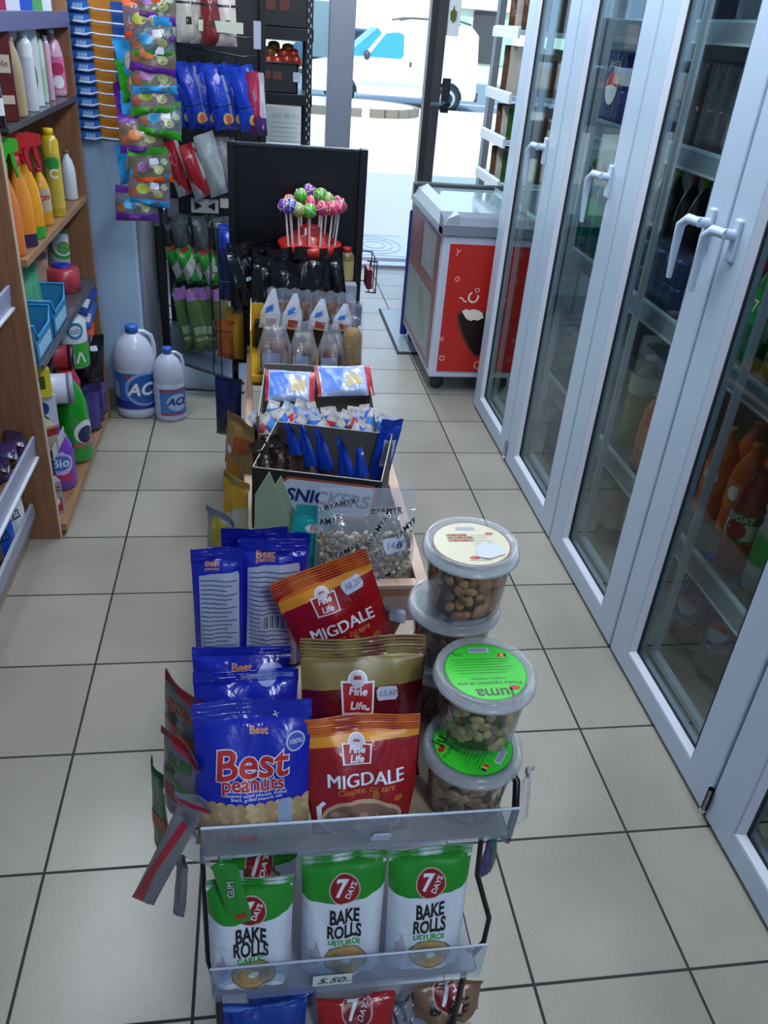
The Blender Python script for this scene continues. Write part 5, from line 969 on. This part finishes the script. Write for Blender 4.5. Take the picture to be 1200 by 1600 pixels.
q.build('side_basket', bp)
carton('red_packet', 'narrow red packet in the small wire basket on the black stand', 'packet', Vector((.405, 2.97, .792)), .02, .09, .07, mat('#7c2028', .4))
# things hung on the counter's left side
def lh(label, px, pt, x, w, h, m, decs, seed, roll=0., t=.03, name='snack_bag'):
    a = at_x(px, pt, x); o, S = pouch(name, w, h, t, m, Vector((x, a.y, a.z-h)), yaw=-1.15, roll=roll, decals=decs, seed=seed, vt=.92); tag(o, label, 'snack bag'); return o, S
a = at_y(385, 640, 2.1)
def ch_(label, px, pt, pb, y, w, m, decs, seed, roll=0., yaw=-.9, lean=0., fine=True):
    a = at_y(px, pt, y); b_ = at_y(px, pb, y); h = a.z-b_.z; o, S = pouch('snack_bag', w, h, .04, m, Vector((min(a.x, -.055), y, b_.z)), yaw=yaw, roll=roll, lean=lean, decals=decs, seed=seed, vt=.92, fine=fine); tag(o, label, 'snack bag'); return o, S
ch_('yellow and white snack bag hanging left of the black carton on the counter', 388, 745, 860, 1.75, .10, foil('#a8a894', .25), [('p', [(-.5, .35), (0, .6), (.5, .7), (.5, 1), (-.5, 1)], ink('#b8901c'), 1), ('p', rect(0, .05, .3, .3), ink('#6a6c70'), 2)], 401, .0)
o, S = ch_('orange and amber snack bag with white sticker hanging left of the grey carton', 378, 650, 790, 2.05, .12, foil('#9a7a4a', .2), [('p', [(-.4, .1), (.1, .05), (.2, .5), (-.2, .6)], ink('#b87814'), 1), ('p', [(-.2, .6), (.4, .7), (.4, .85), (-.1, .8)], ink('#9a4f1c'), 1)], 402, .08)
sticker(o, S, .12, .2, -.25, .9, '', .12)
ch_('dark red snack bag hanging near the foot of the black stand', 362, 665, 730, 2.85, .09, foil('#5a1218'), [], 403, .05)
ch_('clear and white bag at the left edge by the blue bags', 345, 800, 900, 1.55, .10, foil('#8f93a0'), [('p', rect(-.3, .5, .3, .9), ink('#a89a3c'), 1)], 404)
ch_('deep blue snack bag hanging left of the black post', 356, 590, 680, 2.95, .11, foil('#141e5c'), [('p', rect(-.5, .0, .5, .3), ink('#14303c'), 1)], 405, .0, -.4)
ch_('yellow packet hanging above the deep blue bag by the post', 366, 480, 560, 2.95, .07, foil('#a8801c'), [], 406, .0, -.4, fine=False)
for k, (px, pt, pb, y, c, lab) in enumerate(((355, 390, 470, 2.95, '#0f1f4c', 'navy'), (352, 500, 560, 2.95, '#8a4a1c', 'rust coloured'))):
    ch_('%s packet hanging from the left basket of the black stand' % lab, px, pt, pb, y, .07, foil(c), [], 410+k, .0, -.4, fine=False)
q = MB()
for z in (.62, .80, .98): q.tube([(-.09, 3.05, z), (-.16, 3.04, z), (-.16, 2.93, z), (-.09, 2.92, z)], .0025, WR)
for x, y in ((-.16, 3.04), (-.16, 2.93), (-.13, 2.925)): q.tube([(x, y, .45), (x, y, .98)], .002, WR)
q.build('side_basket', bp)
# big clear nut bag and envelopes leaning in the tray
NB = [( 't', 'BYAMYR', (u, v), .085, ink('#d5dae4'), 3, {'rot': r, 'bold': .06}) for u, v, r in ((-.28, .86, .25), (.2, .80, 0), (-.42, .72, .3), (.1, .66, .9), (.38, .66, .5), (-.22, .50, .3), (.22, .52, .3), (-.1, .36, .3), (.2, .28, .4), (-.3, .2, .3), (.02, .12, .3))]
NB += [('t', 'BYAMYR', (u, v), .085, BLK, 4, {'rot': r, 'bold': .02}) for u, v, r in ((-.28, .86, .25), (.2, .80, 0), (-.42, .72, .3), (.1, .66, .9), (.38, .66, .5), (-.22, .50, .3), (.22, .52, .3), (-.1, .36, .3), (.2, .28, .4), (-.3, .2, .3), (.02, .12, .3))]
Yn = 1.56; a = at_y(480, 880, Yn); b_ = at_y(640, 880, Yn); t_ = at_y(560, 762, Yn); wn = b_.x-a.x; hn = t_.z-.445
nb, S = pouch('nut_bag', wn, hn, .10, FILM2, Vector(((a.x+b_.x)/2+.01, Yn-.02, .445)), lean=.08, roll=.0, decals=NB, seed=501, vt=.8, topw=.88, wrk=1.3); tag(nb, 'big clear BYAMYR bag of walnut pieces leaning in the wooden tray', 'nut bag')
sticker(nb, S, wn, hn, .28, .55, '14.80', .12, rot=.2)
rn = random.Random(9); q = MB(); nm = [mat(c, .6) for c in ('#a08a6c', '#b8a68a', '#7a644c', '#cabb9e')]
for k in range(800):
    v = rn.uniform(.03, .62); u = rn.uniform(-.46, .46); dpt = .042*(1-abs(2*u)**2.4)*min(1, (1-(v/.66)**3)+.15)*min(1, v/.08+.3)
    q.ball((u*wn*.95, -dpt*rn.uniform(.7, .98)+.002, v*hn), rn.uniform(.0045, .0095), nm[k % 4], 6, 1.2, .7, .8, Matrix.Rotation(rn.uniform(0, 3), 3, 'X') @ Matrix.Rotation(rn.uniform(0, 3), 3, 'Z'))
q.build('walnut_pieces', nb)['kind'] = 'stuff'
for k, (l, r, pt, c, lab, rl) in enumerate(((405, 440, 742, '#8a9a80', 'pale green paper envelope, left of two, by the black carton', .1), (420, 462, 752, '#8f9c84', 'pale green paper envelope, right of two, by the black carton', .12))):
    a = at_y(l, pt, 1.62); b_ = at_y(r, pt, 1.62)
    q = MB(); q.prism([(-.04, 0), (.045, .0), (.05, .12), (-.002, .26), (-.035, .2)], 'y', 0, .006, mat(c, .7), False); o = q.build('envelope', None, ((a.x+b_.x)/2, 1.62+.01*k, (a.z)-.26), (-.05, 0, 0)); tag(o, lab, 'envelope', 'pale green envelopes')
for k, (px, pt, w_, lab) in enumerate(((450, 790, .09, 'teal snack bag with a red and white logo beside the pale envelopes'), (628, 850, .08, 'teal and yellow snack bag in the right corner of the tray'))):
    a = at_y(px, pt, 1.60+.03*k); o, S = pouch('snack_bag', w_, a.z-.445, .03, foil('#0c9aa0'), Vector((a.x+.02*(1-2*k), 1.60+.03*k, .445)), seed=510+k, roll=.25*(1-k)-.05, decals=[('c', (.1, .75), .25, ink('#d0d4dc'), 1, .12), ('t', 'Fit', (.1, .75), .25, RD, 2)] if k == 0 else [('p', rect(-.5, .3, .5, .7), ink('#3c7a3c'), 1), ('p', rect(-.5, .7, .5, .9), ink('#b8a02c'), 1)]); tag(o, lab, 'snack bag')
# ------------------------------------------------------------ far left: hook racks, toothbrushes, candy strips
YT = 3.62
tbd = thing('toothbrush_display', 'blue and orange toothbrush display card hanging on the wall column', 'display', (0, 0, 0))
xa, xb = -.69, -.475; zb, zt = 1.15, 1.95
q = MB(); OR = mat('#b5761a', .5); DB_ = mat('#1c4f9c', .45); LB = mat('#3c7fc0', .45)
q.box((xa, YT+.012, zb), (xb, YT+.02, zt), OR, .002); q.box((xa, YT+.009, zb), (xa+.085, YT+.013, zt), DB_); q.box((xb-.05, YT+.009, zb), (xb, YT+.013, 1.62), DB_); q.box((xa, YT+.007, 1.64), (xa+.105, YT+.013, zt), mat('#1d3fae', .45))
S = lambda x, z, e: Vector((x, YT+.011-e, z)); decal(q, ('t', 'est', (xa+.16, 1.68), .05, ink('#6c8fc8'), 1, {'bold': .03}), S, 1, 1)
q.build('card', tbd)
dz = (1.60-1.165)/11
for k in range(12):
    z = 1.60-k*dz
    o = thing('toothbrush', 'packaged toothbrush, %s from the top of the display card' % ordn(k), 'toothbrush', (xa, YT-.01, z), (0, 0, 0), 'toothbrushes on the display card')
    h = MB(); h.tube([(.03, 0, -.012), (.07, 0, -.014), (.095, 0, -.006), (.12, 0, -.010), (.21, 0, -.012)], .0035, mat('#a9b8d8', .3), 8, rs=[.0045, .0045, .003, .0035, .004]); h.build('handle', o)
    h = MB(); 
    for j in range(6): h.box((.034+j*.006, -.003, -.010), (.038+j*.006, .003, .004+.003*(j % 2)), mat('#8fb2e0', .5))
    h.build('bristles', o)
    h = MB(); h.box((.0, .006, -.017), (.09, .012, .012), mat('#2a62b0', .3)); h.prism([(.006, -.010), (.014, -.010), (.016, .004), (.010, .007)], 'y', .003, .006, mat('#b9c9e6', .4)); h.build('card_backing', o)
# candy strips
import itertools
fr_ = [('#d8501c', 'orange'), ('#5c2090', 'purple'), ('#2a8a1c', 'green'), ('#2a8fd0', 'light blue')]
strip = [(222, -14, .0, 0), (238, 35, 1, 1), (233, 62, 0, 0), (240, 92, 2, 1), (238, 116, 1, 1), (243, 148, 3, 3), (242, 180, 2, 2), (249, 215, 2, 2), (223, 240, 1, 1), (238, 287, 0, 0), (232, 322, 3, 3), (215, 345, 1, 1)]
second = [(205, 130, 3), (207, 160, 2), (212, 205, 3), (203, 195, 1), (205, 285, 3)]
for k, (px, pb, c1, c2) in enumerate(strip):
    y = 3.50-.002*k; a = at_y(px, pb, y); c1 = int(c1)
    o, S = pouch('jelly_bag', .17, .135, .045, foil(['#6a5c50', '#5f6050', '#6c5a64', '#54606a'][k % 4], .2), Vector((a.x, y, a.z)), seed=600+k, fine=False, roll=.12*sin(k*2), yaw=.15, lean=.1*cos(k), wrk=2, topw=.85, decals=[('p', rect(-.5, 0, .5, .22), ink(fr_[c1][0]), 1), ('p', rect(-.5, .80, .5, 1), ink(fr_[c2 if k % 3 else (c2+2) % 4][0]), 1), ('c', (-.15, .5), .16, ink(['#b8703c', '#8a5a9a', '#94a03c', '#3c8fc0'][k % 4]), 1, .11), ('c', (.2, .40), .12, ink('#9aa070'), 1.5, .09), ('c', (.08, .55), .10, ink('#b09a98'), 1.2, .08), ('c', (-.36, .38), .08, ink('#a05a3c'), 1.3, .1), ('c', (.36, .6), .09, ink('#8a9c8a'), 1.3, .07)])
    tag(o, 'jelly candy bag with %s edges, %s from the top of the front strip' % (fr_[c1][1], ordn(k)), 'candy bag', 'jelly candy bags on the front strip'); sticker(o, S, .17, .135, .12, .62, '', .11)
for k, (px, pb, c1) in enumerate(second):
    y = 3.56; a = at_y(px+3, pb, y); o, S = pouch('jelly_bag', .13, .15, .04, foil(fr_[c1][0]), Vector((a.x, y, a.z)), seed=620+k, fine=False, yaw=.9, roll=-.1, wrk=2, decals=[('c', (0, .45), .3, ink('#9c9a88'), 1, .3)]); tag(o, '%s jelly candy bag, %s from the top of the rear strip' % (fr_[c1][1], ordn(k)), 'candy bag', 'jelly candy bags on the rear strip')
q = MB(); 
for x, y in ((-.40, 3.525), (-.46, 3.58)): q.box((x-.012, y, .85), (x+.012, y+.002, 2.3), CLEAR)
tag(q.build('clip_strip'), 'long clear hanging strips holding the jelly candy bags', 'clip strip')
# black hook rack
hr = thing('hook_rack', 'black metal hook rack crowded with hanging snack bags behind the wall column', 'rack', (0, 0, 0))
q = MB(); q.box((-.448, 3.88, 0), (-.415, 3.95, 2.1), BLKM, .003); q.build('post', hr)
q = MB(); q.box((.02, 4.25, 0), (.05, 4.30, 2.1), BLKM, .003); q.build('post', hr)
q = MB(); q.box((-.44, 4.28, .20), (.03, 4.29, 2.1), mat('#15161c', .5)); q.build('back_panel', hr)
q = MB()
for z, y in ((1.57, 3.93), (1.50, 3.95), (1.25, 3.93), (.93, 3.93), (.72, 3.93), (.62, 3.93), (.40, 3.93), (.33, 3.93)):
    q.tube([(-.44, y, z), (-.05, y, z-.04), (0.02, 4.27, z-.04)], .003, WR)
for z in (1.75, 1.45, 1.15, .85, .64, .45):
    for i in range(6): q.tube([(-.40+i*.065, 4.28, z), (-.40+i*.065, 3.93, z-.02), (-.40+i*.065, 3.92, z+.0)], .0025, WR)
q.build('hooks', hr)
q = MB(); MG = mat('#4f5d74', .4, .3)
q.add([(-.43, 3.80, .19), (-.06, 3.72, .10), (-.02, 4.26, .16), (-.44, 4.26, .22), (-.43, 3.80, .18), (-.06, 3.72, .09), (-.02, 4.26, .15), (-.44, 4.26, .21)], [(0, 1, 2, 3), (4, 7, 6, 5), (0, 4, 5, 1), (1, 5, 6, 2), (2, 6, 7, 3), (3, 7, 4, 0)], MG); q.tube([(-.43, 3.80, .18), (-.06, 3.72, .09)], .006, WR); q.tube([(-.43, 3.80, .03), (-.06, 3.75, .03)], .005, WR); q.build('base_tray', hr)
tag(MB().box((-.30, 4.20, .17), (-.08, 4.24, .36), mat('#b9bfc4', .6)).build('white_card'), 'white card leaning at the bottom of the black hook rack', 'card')
for k, (px, py, w_, h_) in enumerate(((320, 322, .12, .06), (270, 325, .05, .08), (358, 318, .08, .04), (345, 42, .18, .04), (402, 55, .03, .10))):
    a = at_y(px, py, 3.90); q = MB(); q.box((-w_/2, 0, -h_/2), (w_/2, .003, h_/2), mat(['#a9adb2', '#5a5f6a', '#b8bcae', '#b9bcae', '#9aa4b8'][k], .5))
    if k == 0:
        for s_ in (-1, 1): q.prism([(s_*.012, -.0), (s_*.045, .018), (s_*.045, -.018)], 'y', -.002, .0, BLKM)
    o = q.build('price_label', None, (a.x, 3.90, a.z)); tag(o, ['white price card with two black arrows', 'dark grey price card', 'narrow pale price card beside the black panel', 'long pale price card above the blue bags', 'small upright tag right of the white bags'][k]+' on the hook rack', 'price card')
def row(n, x0, x1, pt, pb, w, y, cols, what, grp, roll, seed, dt=0., decs=None, yaw=.35, t=.05, names=None, topw=.9, step=None):
    for k in range(n):
        px = x0+(x1-x0)*k/max(1, n-1); a = at_y(px, pt+dt*k, y-.004*k); b_ = at_y(px, pb+dt*k, y-.004*k); h = (a-b_).length
        c = cols[k % len(cols)]; dk = decs(k) if decs else ()
        o, S = pouch('snack_bag', w, h, t, foil(c, .22), Vector((a.x-h*sin(roll), y-.004*k-.02*(k % 2), b_.z)), seed=seed+k, fine=False, roll=roll, yaw=yaw, decals=dk, wrk=1.5, topw=topw)
        tag(o, '%s, %s from the left' % (what, ordn(k)), 'snack bag', grp)
row(5, 268, 350, -35, 64, .095, 3.95, ['#b0aca6', '#a8a49c', '#a49a92', '#6a2024', '#b5aca4'], 'white and silver printed bag on the top hooks', 'top hook bags', -.02, 700, 2, lambda k: [('p', rect(-.1, .3, .15, .42), ink('#2a2624'), 1), ('p', rect(-.5, .62, .5, .66), ink('#1a1a1e'), 1), ('c', (0, .85), .25, ink('#7c6a5c'), 1, .2)])
row(6, 272, 376, 95, 196, .105, 3.92, ['#1234a8', '#1030a0', '#1638b0', '#1234a8', '#0f2c98', '#1436a8'], 'bright blue bag on the second row of hooks', 'blue hook bags', -.20, 720, 1, lambda k: [('p', [(.2, .1), (.34, .1), (.3, .95), (.18, .95)], ink('#6c7890'), 1), ('c', (.05, .16), .2, ink('#b09a3c'), 2, .22), ('c', (.08, .16), .12, ink('#a83c24'), 3, .14), ('p', rect(-.5, .37, .5, .385), ink('#0a0c18'), 3)], .3)
row(3, 385, 402, 108, 206, .06, 3.90, ['#b0a8b0', '#8c2040', '#a9a2ae'], 'narrow bag at the right end of the blue ones', 'narrow end bags', -.06, 740, 3, lambda k: [('p', rect(-.5, .0, .5, .3), ink('#3c2060'), 1)])
row(2, 262, 290, 215, 302, .085, 3.90, ['#8c1a22', '#901c24'], 'red and silver bag on the third row of hooks', 'red silver bags', -.32, 750, 3, lambda k: [('p', [(-.5, 0), (.1, 0), (-.5, .4)], ink('#9a9ca4'), 1), ('p', [(.2, .3), (.5, .4), (.5, 1), (.3, 1)], ink('#9a9ca4'), 1)])
row(1, 315, 315, 203, 302, .10, 3.89, ['#8f9aa0'], 'wide pale silver bag on the third row of hooks', None, -.30, 760)
row(3, 335, 352, 210, 292, .08, 3.93, ['#5a5a60', '#6c6a6e', '#47474d'], 'dull grey bag beside the black panel on the third row', 'dull grey bags', -.2, 765, 2)
row(6, 262, 345, 332, 388, .085, 3.92, ['#2c3238', '#3c444c', '#24282e', '#444c54', '#30363c', '#505860'], 'dark silver crumpled bag on the fourth row', 'dark silver bags', -.1, 770, 1)
row(5, 268, 335, 378, 436, .08, 3.90, ['#20802c', '#258a30', '#1d7a2a', '#24862e', '#1f7c2b'], 'green and white striped bag on the fifth row', 'green striped bags', -.32, 780, 2, lambda k: [('p', [(-.5, .1), (.5, .5), (.5, .8), (-.5, .45)], ink('#a3a9ac'), 1), ('p', [(-.3, .85), (.4, .9), (.4, 1), (-.3, 1)], ink('#8c2c2c'), 1)])
row(4, 278, 338, 445, 545, .10, 3.88, ['#4c6a3c', '#52703f', '#486639', '#5a5a3c'], 'olive green bag with lilac top on the lowest row', 'olive bags with lilac tops', -.18, 790, 0, lambda k: [('p', rect(-.5, .82, .5, 1), ink('#9a6ab0'), 1), ('p', rect(-.35, .3, .25, .42), ink('#8fa08a'), 1), ('p', rect(-.35, .2, .25, .25), ink('#8fa08a'), 1)], topw=.6)
row(2, 350, 358, 350, 400, .06, 3.80, ['#1f3fae', '#2a4ab8'], 'blue and white packet beside the black panel edge', 'blue white packets', 0, 800, 4)

# apple shelf
ap = thing('produce_rack', 'black slotted steel rack holding fruit crates before the shop window', 'rack', (0, 0, 0))
YA2 = 5.30
xl = at_y(372, 60, YA2).x-.35; xr = at_y(490, 60, YA2).x
for n_, (x, y) in enumerate(((xr-.04, YA2), (xr-.04, YA2+.42), (xl, YA2), (xl, YA2+.42))):
    q = MB(); q.box((x, y, 0), (x+.035, y+.003, 2.1), BLKM); q.box((x+.032, y, 0), (x+.035, y+.035, 2.1), BLKM)
    if y == YA2:
        for j in range(42): q.box((x+.008, y-.001, .05+j*.05), (x+.014, y+.0, .068+j*.05), mat('#a7b0b8', .5)); q.box((x+.021, y-.001, .075+j*.05), (x+.027, y+.0, .093+j*.05), mat('#a7b0b8', .5))
    q.build('post', ap)
za = at_y(440, 140, YA2).z
for z in (za-.05, at_y(430, 42, YA2).z-.03, .55, .1):
    q = MB(); q.box((xl, YA2+.002, z-.03), (xr, YA2+.42, z+.03), BLKM, .002); q.build('shelf', ap)
def crate(label, x0, x1, y0, y1, z, h, c='#14161c'):
    t = MB(); m = mat(c, .5)
    t.box((x0, y0, z), (x1, y1, z+.006), m)
    for a, b in (((x0, y0, z), (x1, y0+.008, z+h)), ((x0, y1-.008, z), (x1, y1, z+h)), ((x0, y0, z), (x0+.008, y1, z+h)), ((x1-.008, y0, z), (x1, y1, z+h))): t.box(a, b, m)
    for j in range(4):
        xx = x0+.08+j*(x1-x0-.16)/4; t.box((xx, y0-.002, z+h*.45), (xx+.05, y0, z+h*.72), mat('#5a2c20', .7))
    t.tube([(x0, y0, z+h), (x1, y0, z+h), (x1, y1, z+h), (x0, y1, z+h)], .006, m, 6, closed=True); return tag(t.build('fruit_crate'), label, 'crate')
xc0, xc1 = at_y(385, 100, YA2).x, at_y(466, 100, YA2).x; hz = at_y(430, 98, YA2).z
crate('black plastic crate of apples on the slotted rack', xc0-.12, xc1, YA2+.01, YA2+.34, za-.02, hz-za+.02)
zc = at_y(430, 42, YA2).z; crate('black plastic crate on the shelf above the apples', xc0-.12, xc1+.05, YA2+.01, YA2+.34, zc, .18)
tag(MB().box((at_y(470, 60, 5.29).x-.04, YA2-.006, hz-.09), (at_y(470, 60, 5.29).x-.0, YA2-.002, hz-.04), mat('#a8aec0', .5)).build('price_label'), 'small white price label on the apple crate', 'price label')
tag(MB().box((at_y(395, 10, 5.29).x-.02, YA2+.0, zc+.04), (at_y(395, 10, 5.29).x+.05, YA2+.008, zc+.16), mat('#c8a898', .5)).build('paper_card'), 'pink white paper card on the upper crate', 'card')
for k in range(10):
    px, py = [(405, 98), (418, 96), (432, 98), (447, 96), (462, 97), (421, 82), (428, 74), (450, 78), (443, 86), (458, 86)][k]; yy = YA2+[.06, .07, .06, .06, .07, .12, .15, .13, .10, .11][k]
    a = at_y(px, py, yy); t = MB(); r = .037; c = ['#9a4a24', '#a03a20', '#a83020', '#8c2818', '#93281c', '#8a5a24', '#7c5c28', '#945424', '#a0321c', '#9c2a1c'][k]
    t.lathe([(0, .006), (r*.4, 0), (r*.85, .016), (r, .036), (r*.85, .058), (r*.4, .066), (0, .058)], mat(c, .3, 0, 0, 60, .5, .3), n=18); o = t.build('apple', None, (a.x, yy, a.z-.033)); tag(o, '%s apple, %s in the crate' % (['orange brown', 'reddish', 'red', 'dark red', 'ruby red', 'yellow brown', 'golden brown', 'amber', 'scarlet', 'deep red'][k], (ordn(k)+' from the left at the front' if k < 5 else ordn(k-5)+' on top of the heap')), 'apple', 'apples in the crate')
    t = MB(); t.tube([(0, 0, .055), (.003, 0, .075)], .0015, mat('#3a2a18', .7), 6); t.build('stem', o)
# papers on the window
for k, (l, t_, r, b) in enumerate(((415, 165, 476, 226), (405, 48, 470, 66), (490, 0, 514, 90))):
    a = at_y(l, t_, 6.39); c = at_y(r, b, 6.39); q = MB(); q.box((a.x, 6.39, c.z), (c.x, 6.3995, a.z), mat(['#c9d2d2', '#a8b8a0', '#8fb0c0'][k], .7))
    if k == 0:
        S = lambda x, z, e: Vector((x, 6.39-e, z)); decal(q, ('t', '0757 789 313', ((a.x+c.x)/2, a.z-.06), .035, ink('#8c9296'), 1), S, 1, 1)
        for j in range(5): decal(q, ('p', rect(a.x+.03, a.z-.10-.03*j, c.x-.03-.03*(j % 2), a.z-.104-.03*j), ink('#a0a6aa'), 1), S, 1, 1)
    tag(q.build('window_paper'), ['large white notice with a phone number behind the slotted rack', 'strip of greenish paper behind the apples', 'pale blue sticker sheet beside the grey pillar'][k], 'paper')

# bleach jugs
def jug(label, x, y, h, r, marks, lz, sq=.0):
    o = thing('bleach_jug', label, 'jug', (x, y, 0), (0, 0, .12)); m = mat('#b4bdd6', .3, 0, 0, 60, .5, .2)
    b = MB(); b.lathe([(0, 0), (r*.92, 0), (r, h*.015), (r, h*.09), (r*.97, h*.10), (r, h*.115), (r, h*.52), (r*.98, h*.535), (r, h*.55), (r, h*.66), (r*.9, h*.76), (r*.68, h*.85), (r*.36, h*.91), (r*.26, h*.93), (r*.26, h*.95), (0, h*.95)], m, n=36, sy=.8)
    b.build('body', o)
    q = MB(); q.tube([(r*.18, 0, h*.93), (r*.55, 0, h*.925), (r*.86, 0, h*.88), (r*.97, 0, h*.78), (r*.98, 0, h*.68), (r*.9, 0, h*.62)], r*.11, m, 10); q.build('handle', o)
    c = MB(); c.lathe([(0, h*.925), (r*.31, h*.925), (r*.31, h*.985), (r*.27, h), (0, h)], mat('#2a62b8', .35), n=24); c.build('cap', o)
    l = MB(); R = r*1.004; n0 = 36; a0, a1 = -1.35, 1.35
    vs = []; 
    for z in lz:
        for k in range(19): a = a0+(a1-a0)*k/18; vs.append((R*sin(a), -R*.8*cos(a), z*h))
    l.add(vs, [(k, k+1, k+20, k+19) for k in range(18)], mat('#2f66b4', .3), True)
    S = lambda x, z, e: Vector(((R+e)*sin(x/R), -(R+e)*.8*cos(x/R), z))
    for d in marks: decal(l, d, S, 2*r, h, r*.25, eps=.0007)
    l.build('label', o); return o
pb = at_z(214, 655, 0); r1 = 31*scale_at(pb); yb = pb.y+r1*.8; h1 = top_z(pb.x, yb, 507)
jug('large white bleach jug with blue ACE label and blue cap on the floor', pb.x, yb, h1, r1, [('p', rect(-1.2, .115, 1.2, .21), ink('#1c2f88'), 1), ('p', [(-.3, .50), (-.2, .44), (1.2, .44), (1.2, .51)], ink('#8c4050'), 1), ('c', (.22, .34), .50, ink('#7f9ccc'), 2, .44), ('c', (.25, .34), .44, ink('#23549c'), 3, .38), ('t', 'ACE', (.20, .335), .44, ink('#d7deee'), 4, {'bold': .03, 'shear': .25}), ('p', rect(-.75, .24, -.45, .42), ink('#9fb2d8'), 2)], (.115, .52))
pb = at_z(266, 660, 0); r2 = 23*scale_at(pb); yb = pb.y+r2*.8; h2 = top_z(pb.x, yb, 542)
jug('smaller white bleach jug with square ACE label beside the large one', pb.x, yb, h2, r2, [('p', rect(-1.4, .1, -.35, .47), mat('#b4bdd6', .3), 1), ('p', rect(-.35, .10, 1.4, .47), ink('#3c70b4'), 2), ('p', rect(-.35, .43, 1.4, .46), ink('#9c3c48'), 3), ('p', rect(-.35, .105, 1.4, .125), ink('#9c3c48'), 3), ('c', (.26, .28), .38, ink('#9fb8dc'), 3, .3), ('t', 'ACE', (.24, .29), .36, ink('#1c2f78'), 5, {'bold': .04, 'shear': .25})], (.10, .47))
